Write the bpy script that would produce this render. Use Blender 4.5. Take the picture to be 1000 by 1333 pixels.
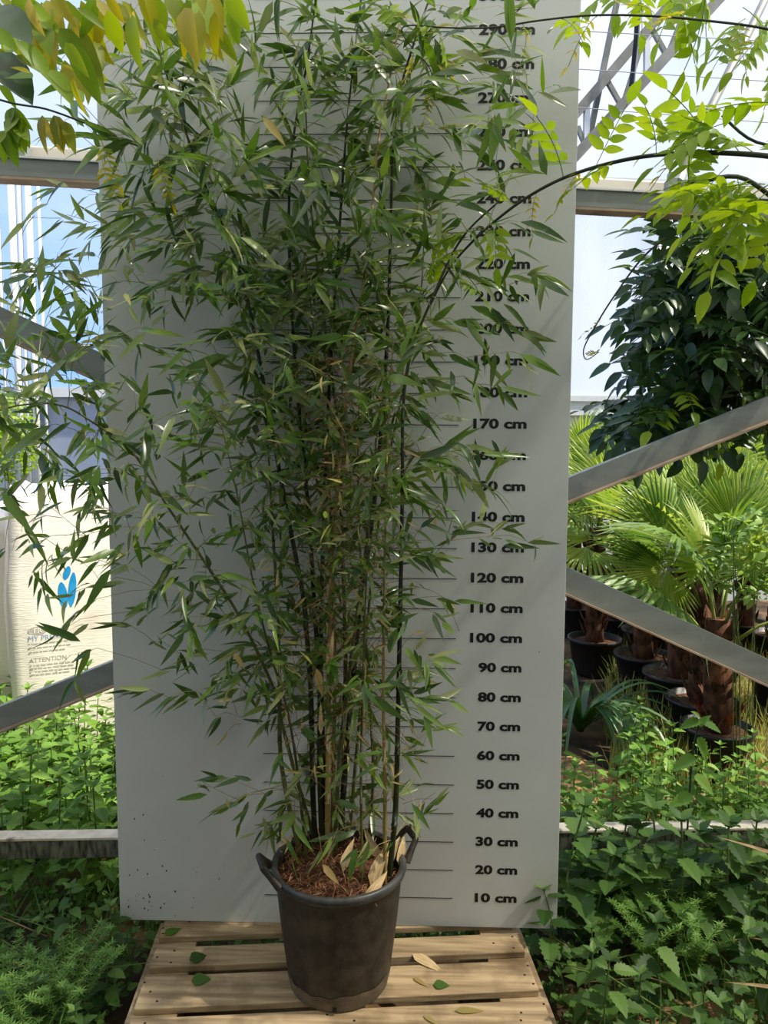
import bpy, bmesh, math, random
from math import sin, cos, pi, radians
from mathutils import Vector, Matrix, noise

for o in list(bpy.data.objects):
    bpy.data.objects.remove(o)
SC = bpy.context.scene
COL = SC.collection
R_ = random.Random(11)

# ------------------------------------------------------------------ camera
F_PX = 963.0
CAM = Vector((.218, -2.397, 1.778))
PIT, YAW, ROL = .0882, -.0259, -.0043
_x = Vector((cos(YAW), -sin(YAW), 0)); _y = Vector((sin(YAW), cos(YAW), 0)); _z = Vector((0, 0, 1))
FWD = cos(PIT) * _y - sin(PIT) * _z
_u = sin(PIT) * _y + cos(PIT) * _z
RGT = cos(ROL) * _x - sin(ROL) * _u
UPV = sin(ROL) * _x + cos(ROL) * _u
cd = bpy.data.cameras.new('camera')
cd.sensor_fit = 'VERTICAL'; cd.sensor_height = 36.0; cd.lens = F_PX / 1333 * 36.0
cd.clip_start = .05; cd.clip_end = 300
cam = bpy.data.objects.new('camera', cd); COL.objects.link(cam)
m3 = Matrix((RGT, UPV, -FWD)).transposed()
cam.matrix_world = Matrix.Translation(CAM) @ m3.to_4x4()
SC.camera = cam

def ray(u, v):
    return FWD + RGT * ((u - 500) / F_PX) - UPV * ((v - 666.5) / F_PX)
def onz(u, v, z):
    d = ray(u, v); return CAM + d * ((z - CAM.z) / d.z)
def ony(u, v, y0, k=0.0):
    d = ray(u, v); return CAM + d * ((y0 + k * CAM.x - CAM.y) / (d.y - k * d.x))
def pj(p):
    q = Vector(p) - CAM; w = q.dot(FWD)
    return 500 + F_PX * q.dot(RGT) / w, 666.5 - F_PX * q.dot(UPV) / w

def at(u, y, z=0):
    # x on a given depth for a pixel column, at ground height
    d = ray(u, 900); t = (y - CAM.y) / d.y; return CAM.x + d.x * t

def lin(c):
    return tuple(((x / 255) / 12.92 if x / 255 <= .04045 else ((x / 255 + .055) / 1.055) ** 2.4) for x in c) + (1.0,)

# ------------------------------------------------------------------ world, sun, exposure
W = bpy.data.worlds.new('sky'); SC.world = W; W.use_nodes = True
nt = W.node_tree; nt.nodes.clear()
n_out = nt.nodes.new('ShaderNodeOutputWorld'); n_bg = nt.nodes.new('ShaderNodeBackground')
n_tc = nt.nodes.new('ShaderNodeTexCoord'); n_map = nt.nodes.new('ShaderNodeMapping')
n_map.inputs['Scale'].default_value = (1.0, 1.0, 1.6); n_map.inputs['Location'].default_value = (.35, .2, .1)
n_no = nt.nodes.new('ShaderNodeTexNoise'); n_no.inputs['Scale'].default_value = 2.0
n_no.inputs['Detail'].default_value = 6; n_no.inputs['Roughness'].default_value = .55
n_sx = nt.nodes.new('ShaderNodeSeparateXYZ')
n_ma = nt.nodes.new('ShaderNodeMath'); n_ma.operation = 'MULTIPLY_ADD'
n_ma.inputs[1].default_value = .42
n_cr = nt.nodes.new('ShaderNodeValToRGB')
n_cr.color_ramp.elements[0].position = .20; n_cr.color_ramp.elements[0].color = lin((140, 184, 244))
n_cr.color_ramp.elements[1].position = .55; n_cr.color_ramp.elements[1].color = lin((216, 222, 240))
L = nt.links.new
L(n_tc.outputs['Generated'], n_map.inputs[0]); L(n_map.outputs[0], n_no.inputs['Vector'])
L(n_tc.outputs['Generated'], n_sx.inputs[0]); L(n_sx.outputs['X'], n_ma.inputs[0]); L(n_no.outputs['Fac'], n_ma.inputs[2])
L(n_ma.outputs[0], n_cr.inputs[0]); L(n_cr.outputs[0], n_bg.inputs['Color'])
n_bg.inputs['Strength'].default_value = 1.0; L(n_bg.outputs[0], n_out.inputs[0])

sl = bpy.data.lights.new('sun', 'SUN'); sl.energy = 5.6; sl.angle = radians(1.2); sl.color = (1.0, .93, .80)
sun = bpy.data.objects.new('sun', sl); COL.objects.link(sun)
SUN_TO = Vector((.56, -.09, .82)).normalized()
sun.rotation_euler = SUN_TO.to_track_quat('Z', 'Y').to_euler(); sun.location = (6, 0, 9)

SC.view_settings.view_transform = 'Standard'; SC.view_settings.look = 'None'
SC.view_settings.exposure = 0.53; SC.view_settings.gamma = 1.0
SC.view_settings.use_curve_mapping = False
try:
    SC.cycles.transparent_max_bounces = 16
except Exception:
    pass

# ------------------------------------------------------------------ helpers
def tag(o, label=None, cat=None, group=None, kind=None):
    if label: o['label'] = label
    if cat: o['category'] = cat
    if group: o['group'] = group
    if kind: o['kind'] = kind
    return o

def empty(name, loc=(0, 0, 0), label=None, cat=None, group=None):
    o = bpy.data.objects.new(name, None); COL.objects.link(o); o.location = loc
    o.empty_display_size = .05
    return tag(o, label, cat, group)

def basis(d, n):
    d = d.normalized(); y = n.cross(d)
    if y.length < 1e-4: y = Vector((0, 1, 0)).cross(d)
    if y.length < 1e-4: y = Vector((1, 0, 0)).cross(d)
    y.normalize(); z = d.cross(y)
    return Matrix((d, y, z)).transposed()

def mtx(p, d, n, s):
    m = basis(d, n).to_4x4() @ Matrix.Diagonal((s, s, s, 1)) if not isinstance(s, tuple) else basis(d, n).to_4x4() @ Matrix.Diagonal((*s, 1))
    m.translation = p
    return m

class MB:
    def __init__(s): s.v = []; s.f = []
    def add(s, vs, fs, m=None):
        b = len(s.v)
        s.v += [tuple(m @ Vector(p)) for p in vs] if m is not None else [tuple(p) for p in vs]
        s.f += [tuple(i + b for i in f) for f in fs]
    def box(s, c, size, m=None):
        x, y, z = size[0] / 2, size[1] / 2, size[2] / 2
        vs = [(c[0] + a * x, c[1] + b * y, c[2] + d * z) for a in (-1, 1) for b in (-1, 1) for d in (-1, 1)]
        s.add(vs, [(0, 1, 3, 2), (4, 6, 7, 5), (0, 4, 5, 1), (2, 3, 7, 6), (0, 2, 6, 4), (1, 5, 7, 3)], m)
    def bar(s, a, b, w, h, up=Vector((0, 0, 1)), off=(0, 0)):
        # box from a to b; w across (y of basis), h along the normal
        a = Vector(a); b = Vector(b); d = b - a
        m = basis(d, up).to_4x4(); m.translation = a
        s.box((d.length / 2, off[0], off[1]), (d.length, w, h), m)
    def tube(s, pts, rad, n=6, cap=True):
        pts = [Vector(p) for p in pts]; k = len(pts)
        if not isinstance(rad, (list, tuple)): rad = [rad] * k
        b0 = len(s.v); ref = None
        for i, p in enumerate(pts):
            t = (pts[min(i + 1, k - 1)] - pts[max(i - 1, 0)])
            if t.length < 1e-6: t = Vector((0, 0, 1))
            t.normalize()
            if ref is None:
                ref = Vector((1, 0, 0)) if abs(t.x) < .8 else Vector((0, 1, 0))
            ref = ref - t * ref.dot(t)
            if ref.length < 1e-5: ref = t.orthogonal()
            ref.normalize(); bi = t.cross(ref)
            for j in range(n):
                a = 2 * pi * j / n
                s.v.append(tuple(p + (ref * cos(a) + bi * sin(a)) * rad[i]))
        for i in range(k - 1):
            for j in range(n):
                q = b0 + i * n; j2 = (j + 1) % n
                s.f.append((q + j, q + j2, q + n + j2, q + n + j))
        if cap and n > 2:
            s.f.append(tuple(b0 + j for j in reversed(range(n))))
            s.f.append(tuple(b0 + (k - 1) * n + j for j in range(n)))
    def lathe(s, prof, n=40, c=(0, 0, 0)):
        b0 = len(s.v)
        for r, z in prof:
            for j in range(n):
                a = 2 * pi * j / n
                s.v.append((c[0] + r * cos(a), c[1] + r * sin(a), c[2] + z))
        for i in range(len(prof) - 1):
            for j in range(n):
                j2 = (j + 1) % n; q = b0 + i * n
                s.f.append((q + j, q + j2, q + n + j2, q + n + j))
    def mesh(s, name, mat, smooth=False):
        me = bpy.data.meshes.new(name); me.from_pydata(s.v, [], s.f); me.update()
        if mat: me.materials.append(mat)
        if smooth: me.polygons.foreach_set('use_smooth', [True] * len(me.polygons))
        return me
    def build(s, name, mat, parent=None, smooth=False, bevel=0):
        if parent is not None:
            l = parent.matrix_basis.translation
            s.v = [(p[0] - l[0], p[1] - l[1], p[2] - l[2]) for p in s.v] if parent.parent is None else s.v
        o = bpy.data.objects.new(name, s.mesh(name, mat, smooth)); COL.objects.link(o)
        if parent is not None: o.parent = parent
        if bevel:
            b = o.modifiers.new('bevel', 'BEVEL'); b.width = bevel; b.segments = 2; b.limit_method = 'ANGLE'
        return o

def inst(name, me, m, parent=None):
    o = bpy.data.objects.new(name, me); COL.objects.link(o)
    if parent is not None:
        o.parent = parent
        m = Matrix.Translation(-parent.matrix_basis.translation) @ m
    o.matrix_basis = m
    return o

def copy_tree(o, parent=None):
    c = o.copy(); COL.objects.link(c); c.parent = parent
    for ch in o.children: copy_tree(ch, c)
    return c

def catmull(P, seg=5):
    out = []
    n = len(P)
    for i in range(n - 1):
        p0 = P[max(i - 1, 0)]; p1 = P[i]; p2 = P[i + 1]; p3 = P[min(i + 2, n - 1)]
        for j in range(seg):
            t = j / seg
            out.append(.5 * ((2 * p1) + (p2 - p0) * t + (2 * p0 - 5 * p1 + 4 * p2 - p3) * t * t + (3 * p1 - p0 - 3 * p2 + p3) * t ** 3))
    out.append(P[-1].copy())
    return out

# ------------------------------------------------------------------ materials
def newmat(name):
    m = bpy.data.materials.new(name); m.use_nodes = True
    t = m.node_tree; t.nodes.clear()
    o = t.nodes.new('ShaderNodeOutputMaterial')
    return m, t, o

def leafmat(name, cols, trans=.35, rough=.45, spec=.35, back=1.25, tcol=None):
    m, t, o = newmat(name); N = t.nodes.new; K = t.links.new
    g = N('ShaderNodeNewGeometry'); oi = N('ShaderNodeObjectInfo')
    ad = N('ShaderNodeMath'); ad.operation = 'ADD'; fr = N('ShaderNodeMath'); fr.operation = 'FRACT'
    K(g.outputs['Random Per Island'], ad.inputs[0]); K(oi.outputs['Random'], ad.inputs[1]); K(ad.outputs[0], fr.inputs[0])
    cr = N('ShaderNodeValToRGB'); e = cr.color_ramp.elements
    while len(e) < len(cols): e.new(.5)
    for i, c in enumerate(cols):
        e[i].position = i / (len(cols) - 1); e[i].color = lin(c)
    K(fr.outputs[0], cr.inputs[0])
    # a paler underside, fine veins
    hs = N('ShaderNodeHueSaturation'); hs.inputs['Saturation'].default_value = .75; hs.inputs['Value'].default_value = back
    K(cr.outputs[0], hs.inputs['Color'])
    mx = N('ShaderNodeMix'); mx.data_type = 'RGBA'
    K(g.outputs['Backfacing'], mx.inputs[0]); K(cr.outputs[0], mx.inputs[6]); K(hs.outputs[0], mx.inputs[7])
    p = N('ShaderNodeBsdfPrincipled'); p.inputs['Roughness'].default_value = rough
    p.inputs['Specular IOR Level'].default_value = spec
    K(mx.outputs[2], p.inputs['Base Color'])
    tr = N('ShaderNodeBsdfTranslucent')
    h2 = N('ShaderNodeHueSaturation'); h2.inputs['Hue'].default_value = .485; h2.inputs['Saturation'].default_value = 1.15; h2.inputs['Value'].default_value = 1.6
    K(cr.outputs[0], h2.inputs['Color']); K(h2.outputs[0], tr.inputs[0])
    ms = N('ShaderNodeMixShader'); ms.inputs[0].default_value = trans
    K(p.outputs[0], ms.inputs[1]); K(tr.outputs[0], ms.inputs[2]); K(ms.outputs[0], o.inputs[0])
    return m

def mat(name, c1, c2=None, scale=20, rough=.6, metal=0, spec=.4, stretch=(1, 1, 1), bump=0, lo=.35, hi=.65, detail=5, c3=None, s3=6, lo3=.55, hi3=.7, obj_rand=0):
    m, t, o = newmat(name); N = t.nodes.new; K = t.links.new
    p = N('ShaderNodeBsdfPrincipled'); p.inputs['Roughness'].default_value = rough
    p.inputs['Metallic'].default_value = metal; p.inputs['Specular IOR Level'].default_value = spec
    K(p.outputs[0], o.inputs[0])
    if c2 is None:
        p.inputs['Base Color'].default_value = lin(c1); return m
    tc = N('ShaderNodeTexCoord'); mp = N('ShaderNodeMapping'); mp.inputs['Scale'].default_value = stretch
    oi = N('ShaderNodeObjectInfo')
    va = N('ShaderNodeVectorMath'); va.operation = 'ADD'
    cx = N('ShaderNodeCombineXYZ'); mu = N('ShaderNodeMath'); mu.operation = 'MULTIPLY'; mu.inputs[1].default_value = 37.0
    K(oi.outputs['Random'], mu.inputs[0])
    for i in range(3): K(mu.outputs[0], cx.inputs[i])
    K(tc.outputs['Object'], mp.inputs[0]); K(mp.outputs[0], va.inputs[0]); K(cx.outputs[0], va.inputs[1])
    no = N('ShaderNodeTexNoise'); no.inputs['Scale'].default_value = scale; no.inputs['Detail'].default_value = detail
    K(va.outputs[0], no.inputs['Vector'])
    cr = N('ShaderNodeValToRGB'); cr.color_ramp.elements[0].position = lo; cr.color_ramp.elements[1].position = hi
    cr.color_ramp.elements[0].color = lin(c1); cr.color_ramp.elements[1].color = lin(c2)
    K(no.outputs['Fac'], cr.inputs[0]); out = cr.outputs[0]
    if c3 is not None:
        n3 = N('ShaderNodeTexNoise'); n3.inputs['Scale'].default_value = s3; n3.inputs['Detail'].default_value = 4
        K(tc.outputs['Object'], n3.inputs['Vector'])
        c = N('ShaderNodeValToRGB'); c.color_ramp.elements[0].position = lo3; c.color_ramp.elements[1].position = hi3
        c.color_ramp.elements[0].color = (0, 0, 0, 1); c.color_ramp.elements[1].color = (1, 1, 1, 1)
        K(n3.outputs['Fac'], c.inputs[0])
        mx = N('ShaderNodeMix'); mx.data_type = 'RGBA'; K(c.outputs[0], mx.inputs[0]); K(out, mx.inputs[6]); mx.inputs[7].default_value = lin(c3)
        out = mx.outputs[2]
    if obj_rand:
        hs = N('ShaderNodeHueSaturation'); mr = N('ShaderNodeMapRange')
        mr.inputs[3].default_value = 1 - obj_rand; mr.inputs[4].default_value = 1 + obj_rand
        K(oi.outputs['Random'], mr.inputs[0]); K(mr.outputs[0], hs.inputs['Value']); K(out, hs.inputs['Color']); out = hs.outputs[0]
    K(out, p.inputs['Base Color'])
    if bump:
        b = N('ShaderNodeBump'); b.inputs['Strength'].default_value = bump; b.inputs['Distance'].default_value = .01
        K(no.outputs['Fac'], b.inputs['Height']); K(b.outputs[0], p.inputs['Normal'])
    return m

def filmmat(name, milk_lo, milk_hi, tint, stretch=(1, 1, .15), scale=1.6):
    m, t, o = newmat(name); N = t.nodes.new; K = t.links.new
    tc = N('ShaderNodeTexCoord'); mp = N('ShaderNodeMapping'); mp.inputs['Scale'].default_value = stretch
    no = N('ShaderNodeTexNoise'); no.inputs['Scale'].default_value = scale; no.inputs['Detail'].default_value = 5
    K(tc.outputs['Object'], mp.inputs[0]); K(mp.outputs[0], no.inputs['Vector'])
    mr = N('ShaderNodeMapRange'); mr.inputs[1].default_value = .35; mr.inputs[2].default_value = .65
    mr.inputs[3].default_value = milk_lo; mr.inputs[4].default_value = milk_hi; K(no.outputs['Fac'], mr.inputs[0])
    tp = N('ShaderNodeBsdfTransparent'); tp.inputs[0].default_value = (*tint, 1)
    tl = N('ShaderNodeBsdfTranslucent'); tl.inputs[0].default_value = (.9, .92, .95, 1)
    df = N('ShaderNodeBsdfDiffuse'); df.inputs[0].default_value = (.85, .87, .9, 1)
    m1 = N('ShaderNodeMixShader'); m1.inputs[0].default_value = .4; K(tl.outputs[0], m1.inputs[1]); K(df.outputs[0], m1.inputs[2])
    m2 = N('ShaderNodeMixShader'); K(mr.outputs[0], m2.inputs[0]); K(tp.outputs[0], m2.inputs[1]); K(m1.outputs[0], m2.inputs[2])
    K(m2.outputs[0], o.inputs[0])
    return m

M = {}
M['soil'] = mat('soil', (36, 28, 18), (76, 58, 38), 9, .95, bump=.6, c3=(150, 118, 80), s3=1.3, lo3=.5, hi3=.7)
M['bare_soil'] = mat('bare_soil', (120, 84, 48), (196, 156, 102), 28, .95, bump=.9)
M['galv'] = mat('galvanised_steel', (122, 128, 124), (134, 141, 137), 6, .5, .15, stretch=(1, 1, 4), c3=(148, 153, 148), s3=14, lo3=.6, hi3=.8)
M['galv_edge'] = mat('rusty_zinc_edge', (176, 152, 126), (134, 112, 94), 9, .7, .0)
M['gutter'] = mat('cream_gutter', (196, 190, 178), (212, 207, 196), 4, .5)
M['rail'] = mat('weathered_lit_rail', (190, 179, 158), (212, 202, 182), 22, .8, bump=.4, c3=(120, 112, 90), s3=12, lo3=.58, hi3=.7)  # weathered cap, base colour lightened in place of sun on its top
M['rail_face'] = mat('dark_rail_face', (46, 48, 38), (112, 112, 96), 30, .85, stretch=(2.5, 1, .6), bump=.4)  # darker, uneven tone on the face below the cap
M['truss'] = mat('truss_steel', (112, 112, 104), (136, 136, 128), 8, .5, .3)
M['white_steel'] = mat('white_steel', (214, 216, 214), (226, 228, 228), 5, .45)
M['board'] = mat('board_paint', (196, 199, 198), (204, 207, 207), 3, .42, c3=(190, 188, 182), s3=2.2, lo3=.55, hi3=.75)
M['ink'] = mat('black_ink', (14, 14, 14), None, rough=.5)
M['plank'] = mat('plank_wood', (138, 116, 88), (188, 164, 128), 16, .75, stretch=(.22, 3, 3), bump=.25, c3=(104, 84, 60), s3=6, lo3=.52, hi3=.72, obj_rand=.14)
M['nail'] = mat('nail_rust', (38, 28, 22), None, rough=.6)
M['pot'] = mat('pot_plastic', (30, 27, 23), (58, 51, 42), 26, .5, bump=.15, c3=(92, 80, 64), s3=7, lo3=.58, hi3=.82, detail=8)
M['pot_rim'] = mat('pot_rim_plastic', (50, 50, 48), (84, 84, 82), 12, .4)
M['pot_mud'] = mat('dried_mud', (84, 72, 58), (112, 98, 80), 20, .9)
M['peat'] = mat('peat', (46, 28, 18), (112, 74, 48), 60, .95, bump=1.0)
M['straw'] = mat('straw', (84, 52, 34), (150, 108, 72), 30, .8, obj_rand=.25)
M['sheath'] = mat('dry_sheath', (190, 158, 108), (226, 200, 158), 10, .7, stretch=(.3, 3, 3), obj_rand=.1)
M['culm_dark'] = mat('dark_culm', (22, 26, 16), (58, 66, 34), 5, .35, stretch=(1, 1, .4), lo=.4, hi=.7)
M['culm_green'] = mat('green_culm', (56, 62, 30), (112, 112, 58), 5, .35, stretch=(1, 1, .4), lo=.4, hi=.7)
M['culm_tan'] = mat('tan_culm', (120, 104, 52), (168, 140, 84), 5, .4, stretch=(1, 1, .4))
M['twig'] = mat('twig', (110, 104, 56), (160, 148, 90), 8, .55)
M['bleaf'] = leafmat('bamboo_leaf', [(46, 72, 28), (68, 100, 36), (94, 128, 46), (60, 90, 38), (118, 146, 60), (56, 86, 34), (150, 164, 104), (102, 136, 50), (50, 80, 34), (176, 180, 122)], .37, .28, .6, 1.4)
M['bleaf_dry'] = leafmat('yellowed_leaf', [(178, 164, 92), (186, 160, 108), (146, 136, 72), (204, 186, 142)], .25, .6)
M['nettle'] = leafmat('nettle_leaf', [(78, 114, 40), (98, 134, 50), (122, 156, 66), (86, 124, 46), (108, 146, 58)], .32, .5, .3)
M['nettle_dk'] = leafmat('shaded_nettle_leaf', [(46, 74, 30), (60, 92, 38), (90, 124, 54), (52, 82, 36), (112, 144, 68)], .25, .5, .3)  # nettle greens darkened, foreground shade put into the colour
M['stem'] = mat('weed_stem', (70, 92, 40), (100, 118, 54), 10, .6)
M['dead_stem'] = mat('dead_stem', (120, 96, 66), (160, 136, 100), 10, .8)
M['cover'] = leafmat('ground_cover', [(48, 80, 32), (72, 108, 44), (96, 130, 56), (60, 92, 40)], .3, .55, .3)  # darker copy of the cover greens, shade put into the colour
M['cover_lt'] = leafmat('light_ground_cover', [(84, 122, 48), (110, 150, 64), (134, 166, 82), (96, 136, 60)], .3, .55, .3)
M['grass_dry'] = leafmat('dry_grass', [(150, 152, 78), (176, 166, 96), (120, 138, 62), (190, 176, 112)], .3, .6, .2)
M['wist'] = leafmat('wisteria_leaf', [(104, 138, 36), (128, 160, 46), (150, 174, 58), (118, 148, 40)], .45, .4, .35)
M['wist_dk'] = leafmat('shaded_wisteria_leaf', [(40, 66, 30), (52, 80, 36), (66, 96, 44), (46, 72, 38)], .25, .35, .45)  # same leaf in darker greens, its shade is in the colour
M['wist_yl'] = leafmat('young_wisteria_leaf', [(150, 150, 50), (176, 166, 62), (120, 146, 44), (190, 176, 96)], .5, .45, .3)
M['vine'] = mat('vine_stem', (40, 44, 30), (66, 70, 44), 20, .6)
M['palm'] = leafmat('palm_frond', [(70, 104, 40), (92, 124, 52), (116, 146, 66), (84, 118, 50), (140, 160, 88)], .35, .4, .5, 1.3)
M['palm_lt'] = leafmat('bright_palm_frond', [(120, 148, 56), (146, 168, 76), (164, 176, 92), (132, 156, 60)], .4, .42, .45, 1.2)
M['palm_dry'] = leafmat('dry_palm_tip', [(196, 176, 92), (180, 150, 70), (206, 190, 120)], .3, .6)
M['petiole'] = mat('palm_petiole', (96, 118, 46), (146, 152, 72), 8, .5)
M['fibre'] = mat('palm_fibre', (52, 32, 22), (112, 72, 48), 24, .95, stretch=(1, 1, .4), bump=.8, c3=(150, 92, 60), s3=9, lo3=.6, hi3=.75)
M['bract'] = mat('red_leaf_base', (130, 52, 30), (180, 84, 50), 10, .7)
M['bpot'] = mat('black_nursery_pot', (20, 20, 20), (34, 34, 33), 8, .45)
M['strap'] = leafmat('strap_leaf', [(54, 92, 40), (70, 112, 52), (92, 134, 66)], .3, .35, .5)
M['shrub'] = leafmat('shrub_leaf', [(104, 140, 58), (128, 160, 76), (150, 176, 96), (90, 124, 60)], .35, .45, .35)
M['bag'] = mat('woven_bag', (242, 233, 218), (248, 241, 228), 60, .7, stretch=(.25, 1, 2.5), bump=.25, c3=(206, 186, 158), s3=2.6, lo3=.62, hi3=.85)
M['print_blue'] = mat('blue_print', (20, 140, 204), (40, 158, 216), 20, .6)
M['print_grey'] = mat('grey_print', (186, 180, 172), None, rough=.7)
M['print_bluegrey'] = mat('blue_grey_print', (140, 162, 200), None, rough=.7)
M['film_clear'] = filmmat('clear_film', .03, .10, (.88, .94, 1.0))
M['film_milky'] = filmmat('streaked_film', .12, .5, (.95, .97, 1.0), stretch=(1.2, 1, .22), scale=2.2)
M['polycarb'] = mat('blue_grey_panel', (148, 160, 186), (166, 178, 200), 1.5, .3, stretch=(1, 1, .4))
M['pale_panel'] = mat('pale_panel', (196, 200, 200), (208, 212, 212), 2, .5)
M['cable'] = mat('black_cable', (22, 22, 24), None, rough=.5)
M['wire'] = mat('steel_wire', (150, 152, 158), None, rough=.5)

m_, t_, o_ = newmat('white_shade_film')  # for the overhead sheet added to diffuse the sun
a_ = t_.nodes.new('ShaderNodeBsdfTranslucent'); a_.inputs[0].default_value = (.96, .92, .80, 1)
b_ = t_.nodes.new('ShaderNodeBsdfDiffuse'); b_.inputs[0].default_value = (.8, .8, .8, 1)
c_ = t_.nodes.new('ShaderNodeMixShader'); c_.inputs[0].default_value = .12
t_.links.new(a_.outputs[0], c_.inputs[1]); t_.links.new(b_.outputs[0], c_.inputs[2]); d_ = t_.nodes.new('ShaderNodeBsdfTransparent'); e_ = t_.nodes.new('ShaderNodeMixShader'); e_.inputs[0].default_value = .34
t_.links.new(c_.outputs[0], e_.inputs[1]); t_.links.new(d_.outputs[0], e_.inputs[2]); t_.links.new(e_.outputs[0], o_.inputs[0])
M['shade_film'] = m_
m_, t_, o_ = newmat('added_net')  # for the unseen sheets added to hold back light
a_ = t_.nodes.new('ShaderNodeBsdfTranslucent'); a_.inputs[0].default_value = (.34, .34, .27, 1)
b_ = t_.nodes.new('ShaderNodeBsdfDiffuse'); b_.inputs[0].default_value = (.10, .12, .08, 1)
c_ = t_.nodes.new('ShaderNodeMixShader'); c_.inputs[0].default_value = .3
t_.links.new(a_.outputs[0], c_.inputs[1]); t_.links.new(b_.outputs[0], c_.inputs[2]); t_.links.new(c_.outputs[0], o_.inputs[0])
M['added_net'] = m_

# ------------------------------------------------------------------ setting
K_ = .093                      # the greenhouse runs slightly askew to the board
def fr(x, y): return Vector((x, y + K_ * x, 0))

def grid_plane(name, x0, x1, y0, y1, n, m, zf, material):
    mb = MB()
    for j in range(m + 1):
        for i in range(n + 1):
            x = x0 + (x1 - x0) * i / n; y = y0 + (y1 - y0) * j / m
            mb.v.append((x, y, zf(x, y)))
    for j in range(m):
        for i in range(n):
            a = j * (n + 1) + i
            mb.f.append((a, a + 1, a + n + 2, a + n + 1))
    return mb.build(name, material, smooth=True)

def gz(x, y):
    if -.75 < x < .8 and -.7 < y < .2: return -.02
    return -.02 + .02 * noise.noise(Vector((x * 2.3, y * 2.3, 0)))
fl = grid_plane('floor', -9, 9, -5, 9, 150, 120, gz, M['soil'])
tag(fl, 'bare brown soil of the greenhouse under the weeds', 'ground', kind='structure')

# unseen film sheet added above the camera to shade the near bay
CE = -1.5
mb = MB(); mb.add([(-7, CE, 4.35), (7, CE, 4.35), (7, -.04 + 7 * K_, 4.3), (-7, -.04 - 7 * K_, 4.3)], [(0, 1, 2, 3)])
tag(mb.build('added_shade', M['shade_film']), 'unseen white translucent film sheet added to shade the near bay', 'roof', kind='structure')
mb = MB(); mb.add([(-7, -6.5, 4.45), (7, -6.5, 4.45), (7, CE, 4.35), (-7, CE, 4.35)], [(0, 1, 2, 3)])  # second added sheet, dims light on the lower board
tag(mb.build('added_shade', M['added_net']), 'unseen dark net sheet added behind the camera to dim the front light', 'roof', kind='structure')

for nm, pts in (('added_shade_front', [(-7, -6.5, 0), (7, -6.5, 0), (7, -6.5, 4.45), (-7, -6.5, 4.45)]), ('added_shade_left', [(-7, -6.5, 0), (-7, -.7, 0), (-7, -.7, 4.35), (-7, -6.5, 4.45)]), ('added_shade_right', [(7, -6.5, 0), (7, .6, 0), (7, .6, 4.35), (7, -6.5, 4.45)])):  # upright sheets out of view, added to cut low sky light
    mb = MB(); mb.add(pts, [(0, 1, 2, 3)])
    tag(mb.build(nm, M['added_net']), 'unseen net sheet added around the near bay to block low sky light', 'wall', kind='structure')

# far side wall: posts, rails, film panes
WY = 6.0
def wpt(u, v, dy=0): return ony(u, v, WY + dy, K_)
def wz(v, u=0): return wpt(u, v).z
zr = wpt(60, 505).z; ztop = wpt(60, 222).z
wb = MB()
pA, pB = fr(-9, WY), fr(9, WY)
wb.bar((pA.x, pA.y, .15), (pB.x, pB.y, .15), .12, .34)
wall = wb.build('wall_back', M['pale_panel'])
tag(wall, 'pale concrete footing of the far film wall', 'wall', kind='structure')
def wall_part(name, x0, x1, z0, z1, dy, th, material):
    b = MB(); a = fr(x0, WY + dy); c = fr(x1, WY + dy)
    b.bar((a.x, a.y, (z0 + z1) / 2), (c.x, c.y, (z0 + z1) / 2), th, z1 - z0)
    return b.build(name, material, wall)
def film(x0, x1, z0, z1, material, dy=0):
    b = MB(); a = fr(x0, WY + dy); c = fr(x1, WY + dy)
    b.add([(a.x, a.y, z0), (c.x, c.y, z0), (c.x, c.y, z1), (a.x, a.y, z1)], [(0, 1, 2, 3)])
    return b.build('film_pane', material, wall)
xl = wpt(42, 350).x; xr1 = wpt(868, 400).x; xmid = wpt(440, 400).x
zrr = wpt(790, 516).z
film(-9, xl, zr, ztop, M['film_clear']); film(xl, xmid, zr, ztop, M['film_clear'])
film(xmid, xr1, zrr, ztop, M['film_milky']); film(xr1, 9, zrr, ztop, M['film_milky'])
wall_part('top_rail', -9, 9, ztop - .05, ztop + .08, 0, .1, M['white_steel'])
wall_part('sill_rail', -9, xmid, zr - .1, zr, -.03, .08, M['white_steel'])
wall_part('sill_rail', xmid, 9, zrr - .06, zrr, -.03, .08, M['white_steel'])
wall_part('sill_rail', xmid, 9, zrr - .22, zrr - .16, -.03, .08, M['white_steel'])
xe = wpt(36, 560).x
wall_part('lower_panel', -9, xe, .3, zr - .1, .02, .03, M['pale_panel'])
wall_part('lower_panel', xe, xe + 1.35, .3, zr - .1, .02, .03, M['polycarb'])
wall_part('lower_panel', xe + 1.39, xmid, .3, zr - .1, .02, .03, M['polycarb'])
wall_part('lower_panel', xmid, xmid + 3.2, .3, zrr - .06, .02, .03, M['pale_panel'])
wall_part('lower_panel', xmid + 3.24, 9, .3, zrr - .06, .02, .03, M['pale_panel'])
for u, w in ((6, .035), (24, .085), (34, .05), (45, .07), (58, .03), (852, .04), (866, .07), (884, .12)):
    v = 350 if u < 500 else 420
    x = wpt(u, v).x
    b = MB(); p = fr(x, WY - .08)
    b.tube([(p.x, p.y, .1), (p.x, p.y, ztop)], w / 2, 8)
    b.build('post', M['white_steel'] if w != .12 else M['galv'], wall, smooth=True)

# ------------------------------------------------------------------ steel frame behind the board
FY = .2
def fpt(u, v, dy=0): return ony(u, v, FY + dy, K_)
def line_at(p, q, x):
    t = (x - p.x) / (q.x - p.x); return p + (q - p) * t
nrm = Vector((K_, -1, 0)).normalized()      # faces the camera

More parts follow.
